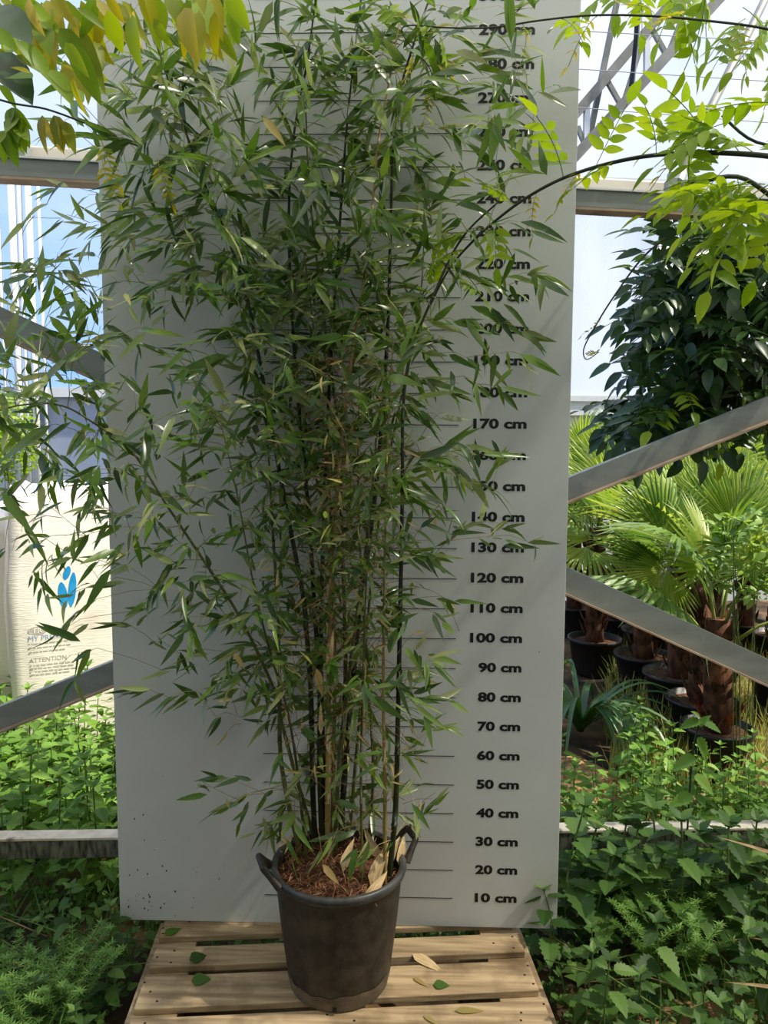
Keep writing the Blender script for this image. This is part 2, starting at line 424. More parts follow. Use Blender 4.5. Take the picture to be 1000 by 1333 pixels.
# gutter beam (top edge of its face at v=203..254)
g0, g1 = fpt(0, 205), fpt(905, 255)
a, b = line_at(g0, g1, -3.4), line_at(g0, g1, 3.4)
h0 = (fpt(0, 205) - fpt(0, 229)).length
gb = empty('gutter_beam', (0, FY, a.z), 'grey galvanised beam crossing high behind the board', 'beam')
mb = MB(); mb.bar(a - Vector((0, 0, h0 / 2)), b - Vector((0, 0, h0 / 2)), .05, h0, off=(.025, 0)); mb.build('beam_web', M['galv'], gb, bevel=.003)
mb = MB(); mb.bar(a - Vector((0, 0, h0 + .004)), b - Vector((0, 0, h0 + .004)), .06, .008, off=(.028, 0)); mb.build('lower_flange', M['galv_edge'], gb)
mb = MB(); mb.bar(a + Vector((0, 0, .004)), b + Vector((0, 0, .004)), .07, .006, off=(.028, 0)); mb.build('upper_lip', M['white_steel'], gb)
gut = empty('rain_gutter', (0, FY + .2, a.z), 'cream rain gutter resting on top of the grey beam', 'gutter')
mb = MB(); mb.bar(a + Vector((0, .12, .048)), b + Vector((0, .12, .048)), .1, .08, off=(.05, 0)); mb.build('gutter_trough', M['gutter'], gut, bevel=.006)
for u, v in ((18, 198), (882, 243)):
    c = fpt(u, v); mb = MB(); mb.box((c.x, c.y + .07, c.z + .025), (.03, .05, .04)); mb.box((c.x, c.y + .07, c.z + .055), (.018, .03, .03))
    mb.build('clip', M['galv'], gut)

# base rail
r0, r1 = fpt(0, 1092), fpt(900, 1078.5)
a, b = line_at(r0, r1, -3.4), line_at(r0, r1, 3.4)
rl = empty('base_rail', (0, FY, 0), 'weathered low rail of the steel frame behind the board', 'rail')
mb = MB(); mb.bar(a - Vector((0, 0, .045)), b - Vector((0, 0, .045)), .055, .07, off=(.03, 0)); mb.build('rail_body', M['rail_face'], rl, bevel=.004)
mb = MB(); mb.bar(a - Vector((0, 0, .006)), b - Vector((0, 0, .006)), .062, .010, off=(.03, 0)); mb.build('rail_cap', M['rail'], rl, bevel=.002)
for x in (-3.3, 3.3):
    p = line_at(a, b, x); mb = MB(); mb.box((p.x, p.y + .06, 1.55), (.1, .1, 3.14))
    tag(mb.build('steel_column', M['galv']), 'grey steel column carrying the %s end of the gutter beam' % ('left' if x < 0 else 'right'), 'column')

def brace(p, q, w, label, dy):
    p = fpt(*p, dy); q = fpt(*q, dy)
    a, b = line_at(p, q, -2.6), line_at(p, q, 2.7)
    d = (b - a).normalized(); up = nrm.cross(d)
    if up.z < 0: up = -up
    e = empty('cross_brace', (0, FY + dy, (a.z + b.z) / 2), label, 'beam', 'crossed steel braces behind the board')
    m = MB(); m.bar(a, b, .006, w, up); m.build('brace_web', M['galv'], e)
    c = up * (w / 2)
    m = MB(); m.bar(a - c + nrm * .02, b - c + nrm * .02, .045, .006, up); m.build('lower_flange', M['galv_edge'], e)
    m = MB(); m.bar(a + c - nrm * .02, b + c - nrm * .02, .04, .006, up); m.build('upper_flange', M['galv'], e)
brace((0, 419), (1000, 876), .088, 'grey angle brace sloping down to the right past the palms', 0)
brace((0, 936), (1000, 533), .078, 'grey angle brace sloping up to the right into the dark vine', .07)

# roof truss over the far bay
TY = 4.0
def tpt(u, v, dy=0): return ony(u, v, TY + dy, K_)
tr = empty('roof_truss', tpt(760, 200), 'grey steel roof truss rising to the right above the gutter', 'truss')
def tbar(name, p, q, w, ext=0, dy=0, material='truss'):
    a = tpt(*p, dy); b = tpt(*q, dy); d = (b - a)
    m = MB(); m.bar(a - d * 0, b + d * ext, w, w, nrm); return m.build(name, M[material], tr)
tbar('lower_chord', (620, 345), (935, 0), .085, .6)
tbar('upper_chord', (620, 300), (875, 2), .075, .6)
for p, q in (((764, 138), (763, 190)), ((842, 44), (842, 104)), ((890, -20), (890, 50))): tbar('strut', p, q, .045, material='white_steel')
for p, q in (((791, 106), (809, 138)), ((752, 165), (762, 190)), ((850, 40), (868, 72)), ((836, 57), (812, 132)), ((897, 0), (872, 64)), ((700, 225), (716, 245))): tbar('web', p, q, .035)
tbar('purlin', (808, -20), (766, 186), .045, 0, .15)
cb = empty('cable_bundle', tpt(822, 110, -.1), 'black cables hanging down the roof truss', 'cable')
for i in range(4):
    pts = [tpt(829 + i * 1.7 - (i % 2), -30, -.1), tpt(827 + i * 1.6, 40, -.12), tpt(823 + i * 1.5, 85, -.1), tpt(820 + i * 1.8, 112, -.1)]
    m = MB(); m.tube(catmull(pts), .009, 5); m.build('cable', M['cable'] if i < 3 else M['wire'], cb)
pp = [ony(882, 240, FY + .12, K_), ony(888, 225, FY + .2, K_), ony(906, 179, FY + .45, K_), ony(987, 18, FY + 1.5, K_), ony(1030, -70, FY + 2.1, K_)]
hp = empty('roof_pipe', pp[0], 'grey round roof pipe rising from the gutter at the right', 'pipe')
m = MB(); m.tube(pp[1:], [.018, .018, .022, .024], 10); m.build('pipe', M['truss'], hp, smooth=True)
m = MB(); m.tube(pp[:2], .024, 8); m.build('pipe_foot', M['galv'], hp)
for i, (p, q) in enumerate((((600, 32), (1080, 58)), ((600, 80), (1080, 111)), ((600, 128), (1080, 166)))):
    m = MB(); m.tube([ony(*p, TY - .5, K_), ony(*q, TY - .5, K_)], .0035, 4)
    tag(m.build('roof_wire', M['wire']), ['topmost', 'middle', 'lowest'][i] + ' thin steel wire strung under the roof at right', 'wire', 'roof wires')

# ------------------------------------------------------------------ height board
Z0 = .148
bd = empty('height_board', (0, .01, .146), 'tall white measuring board with centimetre marks behind the bamboo', 'board')
mb = MB(); mb.box((0, .008, .146 + 3.15 / 2), (1.5, .016, 3.15)); mb.build('panel', M['board'], bd, bevel=.0015)
def text_mesh(s, width, height, material, bold=.018, name='text'):
    cu = bpy.data.curves.new(name, 'FONT'); cu.body = s; cu.size = 1; cu.offset = bold; cu.resolution_u = 3
    o = bpy.data.objects.new(name, cu); COL.objects.link(o)
    dg = bpy.context.evaluated_depsgraph_get(); dg.update()
    me = bpy.data.meshes.new_from_object(o.evaluated_get(dg))
    bpy.data.objects.remove(o)
    xs = [v.co.x for v in me.vertices]; ys = [v.co.y for v in me.vertices]
    x0, x1, y0, y1 = min(xs), max(xs), min(ys), max(ys)
    for v in me.vertices:
        v.co.x = (v.co.x - x1) / (x1 - x0) * width
        v.co.y = ((v.co.y - y0) / (y1 - y0) - .5) * height
    me.materials.clear(); me.materials.append(material)
    return me
RX = Matrix.Rotation(pi / 2, 4, 'X')
for h in range(10, 301, 10):
    s = '%d cm' % h
    me = text_mesh(s, .142 if h < 100 else .171, .0335, M['ink'], .042, 'height_mark')
    mm = Matrix.Translation((.612, -.0007, Z0 + h / 100 + .0045)) @ RX
    o = inst('height_mark', me, mm, bd); o['label'] = 'black printed mark reading %s' % s
    mb = MB(); mb.box(((-.2466 + .395) / 2, -.0004, Z0 + h / 100), (.6416, .0008, .0022)); mb.build('tick_line', M['ink'], bd)
# dirt specks low on the left of the board
rs = random.Random(5)
mb = MB()
for i in range(46):
    x = -.74 + abs(rs.gauss(0, .12)); z = .16 + abs(rs.gauss(0, .16)); s = rs.uniform(.001, .0032)
    if i > 34: x = rs.uniform(-.6, .7); z = rs.uniform(.2, 2.2); s = rs.uniform(.001, .0025)
    mb.add([(x - s, -.0006, z - s), (x + s * .6, -.0006, z - s * 1.3), (x + s, -.0006, z + s), (x - s * .4, -.0006, z + s * 1.4)], [(0, 1, 2, 3)])
tag(mb.build('dirt_specks', M['nail'], bd), kind='stuff')

# ------------------------------------------------------------------ pallet
PA = radians(5.4)
PL = empty('pallet', (.02, -.25, 0), 'weathered wooden pallet under the big black pot', 'pallet')
pm = Matrix.Rotation(PA, 4, 'Z')
def pbox(name, c, size, material, bevel=.003, parent=PL):
    b = MB(); b.box(c, size)
    b.v = [tuple(pm @ Vector(p)) for p in b.v]
    return b.build(name, material, parent, bevel=bevel)
PT = .145; TH = .022
prs = random.Random(3)
planks = [(-.03, .065), (-.174, -.081), (-.346, -.213), (-.478, -.383), (-.64, -.515)]
for i, (y0, y1) in enumerate(planks):
    e = prs.uniform(-.006, .006)
    pk = pbox('plank', (.010 + e, (y0 + y1) / 2, PT - TH / 2), (1.2, y1 - y0, TH), M['plank'])
for x in (-.54, .01, .56):
    pbox('crossboard', (x, -.29, PT - TH - .011), (.145 if x else .12, .74, .022), M['plank'])
    for y in (.015, -.285, -.58):
        pbox('block', (x, y, .063), (.14, .09, .078), M['plank'])
for y in (.015, -.285, -.58):
    pbox('bottom_board', (.01, y, .012), (1.2, .1, .022), M['plank'])
for (y0, y1) in planks:
    for x in (-.54, .01, .56):
        for k in range(3):
            b = MB(); xx = x + prs.uniform(-.05, .05); yy = y0 + (y1 - y0) * (.2 + .3 * k)
            b.lathe([(0.0001, .0006), (.0035, .0006), (.0042, 0)], 7, (xx, yy, PT + .0002))
            b.v = [tuple(pm @ Vector(p)) for p in b.v]; b.build('nail', M['nail'], PL)

# ------------------------------------------------------------------ leaf meshes
def blade(n=5, width=.14, curl=.12, fold=.25, shape=None, twist=0.0):
    """pointed leaf along +x, length 1"""
    vs = []; fs = []
    for i in range(n + 1):
        t = i / n
        w = (shape(t) if shape else (sin(pi * min(1, t ** .62))) ** .9) * width / 2
        z = -curl * t * t
        if i == 0: vs.append((0, 0, 0)); continue
        if i == n: vs.append((1, 0, z)); continue
        a = twist * t
        vs += [(t, -w * cos(a), z + fold * w - w * sin(a)), (t, 0, z), (t, w * cos(a), z + fold * w + w * sin(a))]
    fs += [(0, 1, 2), (0, 2, 3)]
    for i in range(n - 2):
        q = 1 + i * 3
        fs += [(q, q + 3, q + 4, q + 1), (q + 1, q + 4, q + 5, q + 2)]
    q = 1 + (n - 2) * 3; e = len(vs) - 1
    fs += [(q, e, q + 1), (q + 1, e, q + 2)]
    return vs, fs
def blade_mesh(name, material, **k):
    b = MB(); b.add(*blade(**k)); return b.mesh(name, material, True)

BL = [dict(width=.175, curl=.10, fold=.3), dict(width=.16, curl=.25, fold=.35, twist=.5), dict(width=.18, curl=-.08, fold=.2), dict(width=.14, curl=.4, fold=.3, twist=-.6), dict(width=.175, curl=.18, fold=.1, twist=.9)]
BLM = [blade_mesh('bamboo_leaf', M['bleaf'], **k) for k in BL]
BLV = [blade(**k) for k in BL]
BLY = [blade_mesh('dry_bamboo_leaf', M['bleaf_dry'], **k) for k in BL[:2]]

# ------------------------------------------------------------------ potted bamboo
PC = Vector((.03, -.25, PT))
bam = empty('potted_bamboo', PC, 'tall leafy dark-stemmed bamboo growing in a big black plastic pot', 'bamboo')
b = MB()
b.lathe([(.0, .004), (.138, .0), (.150, .006), (.156, .03), (.168, .12), (.180, .22), (.189, .31), (.193, .345), (.196, .352), (.203, .358), (.2055, .368), (.203, .378), (.194, .380), (.187, .374), (.184, .35), (.180, .30), (.0, .29)], 56, PC)
pot = b.build('pot', M['pot'], bam, smooth=True)
b = MB(); b.lathe([(.1945, .352), (.2035, .357), (.2065, .368), (.2035, .3795), (.194, .3815), (.186, .374)], 56, (0, 0, 0))
o = b.build('rim', M['pot_rim'], None, smooth=True); o.parent = pot; o.location = PC - bam.location
for o_ in (o,): o_.location = (0, 0, 0)
# geometry of pot is stored relative to the plant's base
b = MB(); b.lathe([(.1512, .006), (.1572, .03), (.1612, .058)], 56)
for i, p in enumerate(b.v):
    if p[2] > .05:
        a = math.atan2(p[1], p[0]); k = .75 + .6 * noise.noise(Vector((cos(a) * 3, sin(a) * 3, 1)))
        z = .03 + .03 * k; r = .1572 + (z - .03) * .13
        b.v[i] = (r * cos(a), r * sin(a), z)
o = b.build('mud_stain', M['pot_mud'], None, smooth=True); o.parent = pot
def handle(ang):
    b = MB(); c, s = cos(ang), sin(ang); e = Vector((c, s, 0)); t = Vector((-s, c, 0))
    q = [(-.062, .196, .365), (-.045, .222, .398), (-.036, .238, .418), (.036, .238, .418), (.045, .222, .398), (.062, .196, .365)]
    pts = [e * r + t * w + Vector((0, 0, z)) for w, r, z in q]
    b.tube(pts, [.013, .0105, .0105, .0105, .0105, .013], 8)
    o = b.build('handle', M['pot'], None, smooth=False); o.parent = pot
    md = o.modifiers.new('bevel', 'BEVEL'); md.width = .003; md.segments = 2
handle(radians(22)); handle(radians(202))
b = MB(); b.box((0, -.1545, .018), (.012, .012, .012)); o = b.build('drain_hole', M['ink'], None); o.parent = pot
# peat surface
b = MB(); nr = 9; na = 36; zs = .335
b.v.append((0, 0, zs + .02))
for i in range(1, nr + 1):
    for j in range(na):
        r = .184 * i / nr; a = 2 * pi * j / na
        b.v.append((r * cos(a), r * sin(a), zs + .02 * (1 - (i / nr) ** 2) + .012 * noise.noise(Vector((r * cos(a) * 30, r * sin(a) * 30, 4)))))
for j in range(na): b.f.append((0, 1 + j, 1 + (j + 1) % na))
for i in range(nr - 1):
    for j in range(na):
        q = 1 + i * na; j2 = (j + 1) % na; b.f.append((q + j, q + na + j, q + na + j2, q + j2))
b.v = [tuple(Vector(p) + PC) for p in b.v]
b.build('peat_surface', M['peat'], bam, smooth=True)
rs = random.Random(21)
b = MB()
for i in range(420):
    r = .17 * math.sqrt(rs.random()); a = rs.uniform(0, 2 * pi); p = PC + Vector((r * cos(a), r * sin(a), zs + .014 + rs.uniform(0, .012)))
    d = Vector((rs.gauss(0, 1), rs.gauss(0, 1), rs.gauss(0, .25))).normalized() * rs.uniform(.02, .06)
    b.tube([p, p + d * .5 + Vector((0, 0, .006)), p + d], .0012, 3, False)
tag(b.build('straw_litter', M['straw'], bam), kind='stuff')
SOILZ = PT + zs + .01
for (u, v, du, dv, ln) in ((483, 1155, 12, -34, .13), (498, 1118, -22, -32, .11), (474, 1172, 26, -30, .10), (505, 1130, 8, -25, .1), (446, 1135, 12, -40, .1), (380, 1110, -12, -20, .09), (360, 1118, 12, -18, .09), (520, 1128, 5, -30, .09)):
    p = onz(u, v, SOILZ + .006); q = ony(u + du, v + dv, p.y + .03); d = q - p
    inst('dry_sheath', blade_mesh('dry_sheath', M['sheath'], width=.3, curl=.15, fold=.5), mtx(p, d, Vector((rs.gauss(0, .5), -1, .4)), ln), bam)

# culms: pixel path, bottom to top; dy = how far the top leans towards (-) or away from the camera
CUL = [
 ([(511, 1146), (515, 1054), (518, 940), (521, 800), (524, 640), (525, 530), (535, 460), (560, 395), (600, 312), (650, 262)], -.02, .0088, 'culm_dark'),
 ([(502, 1150), (501, 1020), (499, 890), (501, 740), (503, 620), (506, 540), (512, 440)], .05, .0062, 'culm_tan'),
 ([(440, 1105), (449, 1010), (458, 900), (470, 779), (482, 698), (493, 600), (502, 480), (506, 400), (508, 320), (512, 200), (521, 120), (541, 50), (566, -20)], .03, .0098, 'culm_dark'),
 ([(436, 1118), (441, 1000), (452, 900), (466, 790), (478, 700), (488, 600), (492, 480)], -.05, .0075, 'culm_green'),
 ([(370, 1100), (367, 1000), (364, 900), (362, 800), (355, 690), (350, 600), (343, 500)], .04, .0082, 'culm_green'),
 ([(408, 1100), (407, 1020), (405, 905), (401, 848), (395, 779), (381, 704), (367, 630), (352, 550), (338, 470), (322, 390), (300, 318), (275, 258), (246, 184), (222, 112), (203, 55), (184, -10)], -.06, .0092, 'culm_dark'),
 ([(397, 1078), (388, 1020), (368, 945), (356, 896), (312, 803), (256, 716), (216, 656), (172, 588), (124, 552), (80, 528), (30, 527), (-20, 540)], -.30, .0068, 'culm_green'),
 ([(416, 1095), (416, 1000), (416, 890), (410, 800), (404, 700), (396, 600), (384, 470), (376, 300), (382, 180), (400, 80), (412, -10)], .04, .0088, 'culm_dark'),
 ([(426, 1112), (427, 1000), (428, 900), (430, 780), (436, 680), (446, 560), (460, 450), (472, 380), (484, 280), (492, 190), (506, 110), (520, 30)], .0, .0085, 'culm_tan'),
 ([(421, 1088), (420, 950), (418, 840), (421, 700), (428, 520), (440, 330), (452, 160), (470, 0)], .06, .0085, 'culm_dark'),
 ([(447, 1090), (447, 960), (450, 860), (446, 720), (440, 560), (420, 400), (404, 260), (398, 140)], -.05, .0078, 'culm_green'),
 ([(472, 1150), (470, 1020), (472, 900), (476, 780), (484, 640), (496, 520)], -.06, .0045, 'culm_green'),
 ([(492, 1092), (486, 1000), (478, 880), (470, 740), (466, 600), (470, 430)], .03, .0055, 'culm_green'),
 ([(458, 1080), (466, 960), (474, 860), (488, 720), (506, 600), (530, 480), (548, 380), (552, 300)], .05, .006, 'culm_green'),
 ([(400, 1120), (388, 1010), (374, 925), (352, 850), (330, 760), (310, 650), (290, 560)], -.1, .005, 'culm_green'),
 ([(432, 1098), (434, 1000), (436, 860), (432, 700), (424, 560), (410, 440), (396, 330)], .0, .007, 'culm_tan'),
]
culm3 = []
for pix, dy, rad, mt in CUL:
    u0, v0 = pix[0]
    p0 = onz(u0, v0, SOILZ)
    rr = (p0 - PC); rr.z = 0
    if rr.length > .155: p0 = PC + rr * (.155 / rr.length); p0.z = SOILZ
    n = len(pix); P = [Vector((p0.x, p0.y, SOILZ - .03))]
    for i, (u, v) in enumerate(pix[1:], 1):
        s = (v0 - v) / (v0 - min(pix[-1][1], v0 - 1)); P.append(ony(u, v, min(p0.y + dy * s, -.07)))
    C3 = catmull(P, 6)
    cum = 0; rads = []; pts = []
    tot = sum((C3[i + 1] - C3[i]).length for i in range(len(C3) - 1))
    node = .19 + .05 * len(culm3) % .1
    for i, p in enumerate(C3):
        if i: cum += (p - C3[i - 1]).length
        r = rad * (1 - .72 * (cum / tot) ** 1.1)
        if cum > node:
            d = (p - C3[i - 1]).normalized()
            pts += [p - d * .006, p - d * .002, p + d * .002]; rads += [r, r * 1.35, r * 1.02]; node += .2
        pts.append(p + Vector((0, 0, 1e-4))); rads.append(r)
    b = MB(); b.tube(pts, rads, 8); b.build('culm', M[mt], bam, smooth=True)
    culm3.append((C3, [pj(p) for p in C3]))

# tan sheath remnants on the culms
for (u, v, l) in ((418, 935, .10), (427, 850, .08), (512, 1020, .12), (476, 930, .12), (428, 960, .10), (362, 760, .08), (430, 840, .1), (516, 1000, .07), (437, 880, .07)):
    p = ony(u, v, -.29)
    inst('culm_sheath', blade_mesh('culm_sheath', M['sheath'], width=.14, curl=.05, fold=.9), mtx(p - Vector((0, 0, l / 2)), Vector((rs.gauss(0, .06), rs.gauss(0, .05), 1)), Vector((0, -1, .1)), l), bam)

# leaf cover read off the photograph, 40 px cells (0..9), rows from the top
DENS = """
0 0 0 2 4 4 4 4 5 5 6 7 7 7 6 4 2 1 0
0 0 1 4 6 7 5 2 5 6 6 7 8 7 7 6 4 2 0
0 1 2 4 6 7 6 4 4 6 6 6 7 7 7 7 5 2 0
0 0 3 5 5 6 6 6 3 5 6 7 7 7 7 6 4 2 0
0 0 2 6 5 6 6 6 5 6 6 7 7 7 6 4 3 1 0
0 0 0 1 5 6 6 6 6 6 7 7 8 8 6 4 2 1 0
0 1 2 1 3 6 7 7 6 6 7 7 7 8 7 5 1 0 0
2 4 3 1 5 7 8 7 7 8 7 7 7 8 6 5 2 0 0
5 6 5 5 5 5 7 8 8 8 7 7 7 7 6 4 2 1 0
4 5 5 4 6 5 6 7 8 8 8 7 7 7 5 4 3 1 0
1 2 1 2 1 1 3 5 8 8 9 8 8 7 6 4 3 2 0
4 5 4 4 2 2 2 4 8 8 9 8 8 7 5 2 2 1 0
5 6 6 5 3 4 3 5 8 8 9 8 8 6 5 3 1 0 0
3 3 2 4 4 4 5 6 8 8 9 8 8 5 2 0 0 0 0
4 5 4 5 4 4 5 5 7 8 9 8 7 5 5 2 1 0 0
3 4 5 5 5 3 3 4 6 7 9 8 8 6 5 2 0 0 0
3 4 5 4 3 4 5 4 6 8 9 8 8 6 5 2 0 0 0
2 3 3 2 2 4 4 5 5 8 9 8 7 5 2 1 1 1 0
0 2 3 3 2 3 4 4 4 6 9 8 6 5 2 0 0 0 0
0 1 2 2 4 5 4 5 5 7 9 7 6 3 1 0 0 0 0
0 1 1 1 1 2 4 5 6 6 8 7 5 2 1 0 0 0 0
0 0 1 0 0 2 4 6 6 7 7 7 5 3 2 0 0 0 0
0 0 0 0 1 2 3 5 6 6 7 7 5 3 1 0 0 0 0
0 0 0 0 0 0 0 2 3 4 5 5 3 3 1 0 0 0 0
0 0 0 0 0 0 0 0 0 2 3 5 4 1 0 0 0 0 0
0 0 0 0 0 0 2 2 2 3 4 5 3 2 0 0 0 0 0
0 0 0 0 0 0 0 3 4 5 4 4 3 2 1 0 0 0 0
0 0 0 0 0 0 0 0 1 3 4 3 1 0 0 0 0 0 0
"""
DENS = [[int(c) for c in r.split()] for r in DENS.strip().splitlines()]
import numpy as np
rl_ = random.Random(77)
leaves = []            # (matrix, variant, size key)
twigs = MB()
clus = []
for r, row in enumerate(DENS):
    for c, dv in enumerate(row):
        if not dv: continue
        area = 165.0 if (r < 9) else 125.0
        acc = (.62 if c >= 15 else .8 if c == 14 else 1.75 if 8 <= r <= 22 and 8 <= c <= 12 else 1.22) * -math.log(1 - .097 * dv) * 1600 / area + rl_.random() * 2 - 1
        while acc > 0:
            nl = rl_.choice((2, 3, 4, 4, 5, 5, 6)); acc -= nl
            u = (c + rl_.random()) * 40; v = (r + rl_.random()) * 40
            best = None
            for C3, px in culm3:                      # closest culm at about this height
                for i in range(0, len(px), 2):
                    pu, pv = px[i]
                    if pv < v - 10 or pv > v + 150: continue
                    q = abs(pu - u) + .7 * abs(pv - v - 40) + rl_.random() * 60
                    if best is None or q < best[0]: best = (q, C3[i])
            if best is None:
                C3, px = culm3[6] if u < 250 else culm3[2]
                i = min(range(len(px)), key=lambda k: abs(px[k][0] - u) + abs(px[k][1] - v)); best = (0, C3[i])
            y = max(min(best[1].y + rl_.gauss(-.02, .13), -.05), -.85)
            clus.append((ony(u, v, y), nl, r, c))
nodes = [p for C3, px in culm3 for p in C3[4:]]
nodes = np.array([tuple(p) for p in nodes])
cost = np.zeros(len(nodes))
def culm_dist(p): return float(np.min(np.linalg.norm(nodes0 - np.array(p), axis=1)))
nodes0 = nodes.copy()
clus.sort(key=lambda t: culm_dist(t[0]))
for tip, nl, r, c in clus:
    q = np.array(tip); dv_ = q - nodes
    dist = np.linalg.norm(dv_, axis=1)
    sc_ = dist + .45 * cost + np.where(nodes[:, 2] > q[2] + .02, .25 * (nodes[:, 2] - q[2]) * 2, 0)
    sc_[dist < .03] += .3
    k = int(np.argmin(sc_)); par = Vector(nodes[k]); L_ = (tip - par).length
    grow = (tip - par).normalized()
    mid = (par + tip) / 2 + Vector((rl_.gauss(0, .1), rl_.gauss(0, .1), rl_.uniform(.05, .3))) * L_ * .5
    rr_ = .0016 if k < len(nodes0) else .0011
    twigs.tube([par, par.lerp(mid, .6) + Vector((0, 0, .01 * L_)), mid.lerp(tip, .45) + Vector((0, 0, .06 * L_)), tip], [rr_, rr_ * .85, .0008, .0005], 3, False)
    nodes = np.vstack([nodes, q, np.array(mid)]); cost = np.append(cost, [cost[k] + L_, cost[k] + L_ * .5])
    out = (grow * .9 + Vector((rl_.gauss(0, .35), rl_.gauss(-.15, .45), rl_.uniform(-.6, .12)))).normalized()
    for m_i in range(nl):
        base = tip - out * (.028 * m_i * rl_.uniform(.4, 1.2)) + Vector((rl_.gauss(0, .004), rl_.gauss(0, .004), 0))
        d = (out + Vector((rl_.gauss(0, .45), rl_.gauss(0, .42), rl_.gauss(-.15, .34)))).normalized()
        up = Vector((rl_.gauss(0, .55), rl_.gauss(-.6, .5), rl_.uniform(.2, 1)))
        ln = .094 * rl_.uniform(.6, 1.3)
        if r < 8: ln *= 1.12
        if 9 < r < 20 and 8 <= c <= 12: ln *= .84
        if r > 15: ln *= .88
        if rl_.random() < .03: ln *= 1.4
        if base.y > -.12 and d.y > .15: d.y = -d.y
        if (base + d * ln).y > -.012: d.y = -abs(d.y) * .2
        dep = (base - CAM).dot(FWD)
        leaves.append((mtx(base, d, up, (ln, ln * rl_.uniform(.8, 1.25), ln)), rl_.randrange(5), ln / dep * (1.2 - abs(d.dot((base - CAM).normalized())))))
b = twigs; b.build('twigs', M['twig'], bam)['kind'] = 'stuff'
# dry twigs and bits caught between the culms
dry = MB(); dbits = MB()
for i in range(620):
    u = rl_.gauss(445, 45); v = rl_.uniform(460, 960) if i < 520 else rl_.uniform(950, 1090)
    p = ony(u, v, rl_.uniform(-.45, -.12)); d = Vector((rl_.gauss(0, 1), rl_.gauss(0, .6), rl_.gauss(.1, .7))).normalized() * rl_.uniform(.03, .13)
    dry.tube([p, p + d * .5 + Vector((0, 0, .008)), p + d], [.0009, .0008, .0005], 3, False)
    if i % 3 == 0: dbits.add(*blade(4, .13, .3, .4), mtx(p + d, d + Vector((0, 0, -.05)), Vector((rl_.gauss(0, 1), -1, .3)), rl_.uniform(.03, .07)))
tag(dry.build('dry_twigs', M['straw'], bam), kind='stuff'); tag(dbits.build('dry_leaf_bits', M['bleaf_dry'], bam), kind='stuff')
# single leaves that stand out in the photograph: pixel base, pixel tip, depth
SOLO = [(2, 640, 46, 700, -.95), (118, 845, 96, 888, -.9), (97, 885, 72, 925, -.75), (97, 885, 112, 922, -.7), (145, 740, 104, 800, -.7), (105, 835, 50, 810, -.75), (78, 828, 45, 812, -.75), (96, 730, 92, 690, -.6),
        (196, 897, 150, 895, -.5), (270, 1034, 226, 1042, -.4), (322, 1053, 300, 1072, -.4), (312, 1070, 306, 1096, -.4), (190, 432, 155, 470, -.5), (242, 455, 207, 492, -.5), (180, 420, 165, 395, -.5), (85, 235, 50, 265, -.6), (110, 288, 90, 250, -.6), (118, 312, 113, 340, -.6),
        (640, 330, 598, 355, -.15), (624, 610, 618, 570, -.12), (640, 572, 657, 602, -.12), (655, 710, 706, 711, -.12), (640, 712, 622, 700, -.12), (668, 480, 640, 505, -.12), (640, 478, 662, 505, -.12), (676, 470, 704, 487, -.12), (612, 398, 690, 430, -.12), (640, 400, 672, 445, -.12), (660, 360, 708, 366, -.12), (700, 385, 712, 368, -.1), (530, 875, 568, 878, -.15), (655, 395, 696, 428, -.1),
        (690, 300, 735, 320, -.12), (660, 155, 700, 170, -.12), (700, 120, 742, 137, -.12), (695, 40, 648, 52, -.12), (712, 45, 722, 30, -.1), (640, 65, 690, 80, -.12), (645, 95, 690, 100, -.12), (340, 150, 372, 188, -.5), (372, 190, 320, 207, -.5)]
for (u0, v0, u1, v1, y) in SOLO:
    p = ony(u0, v0, y); q = ony(u1, v1, y - rl_.uniform(-.01, .02)); d = q - p
    leaves.append((mtx(p, d, Vector((rl_.gauss(0, .3), -1, .4)), d.length), rl_.randrange(3), 9.0))
leaves.sort(key=lambda t: -t[2])
for i, (m, k, s) in enumerate(leaves[:290]):
    inst('leaf', BLM[k], m, bam)
fo = MB()
for (m, k, s) in leaves[290:]:
    fo.add(*BLV[k], m)
fo.build('foliage', M['bleaf'], bam, smooth=True)['kind'] = 'stuff'
for (u0, v0, u1, v1, y) in ((342, 152, 370, 185, -.52), (298, 1052, 295, 1040, -.4), (412, 870, 420, 905, -.4), (565, 690, 567, 672, -.2), (305, 850, 318, 870, -.4), (420, 1125, 440, 1150, -.42)):
    p = ony(u0, v0, y); q = ony(u1, v1, y); d = q - p
    inst('yellowed_leaf', BLY[0], mtx(p, d, Vector((.2, -1, .3)), (d.length * 1.1, d.length * 1.6, d.length)), bam)
print('bamboo leaves', len(leaves))

# fallen leaves on the pallet
def fallen(u, v, ang, ln, material, label, w=.3, cat='leaf'):
    p = onz(u, v, PT + .004); b = MB(); b.add(*blade(5, w, .05, .15))
    o = b.build('fallen_leaf', material, None, smooth=True)
    d = Vector((cos(ang), sin(ang), 0)); m = mtx(p - d * ln / 2, d, Vector((.05, -.1, 1)), ln); o.matrix_basis = m
    return tag(o, label, cat, 'fallen leaves on the pallet')
fallen(557, 1253, radians(-38), .125, M['sheath'], 'large curled tan leaf lying on the pallet right of the pot', .32)
fallen(548, 1278, radians(-40), .06, M['bleaf_dry'], 'small yellow-green leaf below the large tan leaf', .25)
fallen(612, 1315, radians(3), .09, M['bleaf_dry'], 'brown flat leaf on the nearest plank at right', .26)
fallen(258, 1246, radians(30), .055, M['nettle_dk'], 'green round leaf on the second plank left of the pot', .9)
fallen(262, 1275, radians(10), .06, M['nettle_dk'], 'green round leaf on the wide plank left of the pot', .8)
fallen(225, 1212, radians(40), .06, M['nettle'], 'green leaf on the rear plank at the pallet corner', .6)
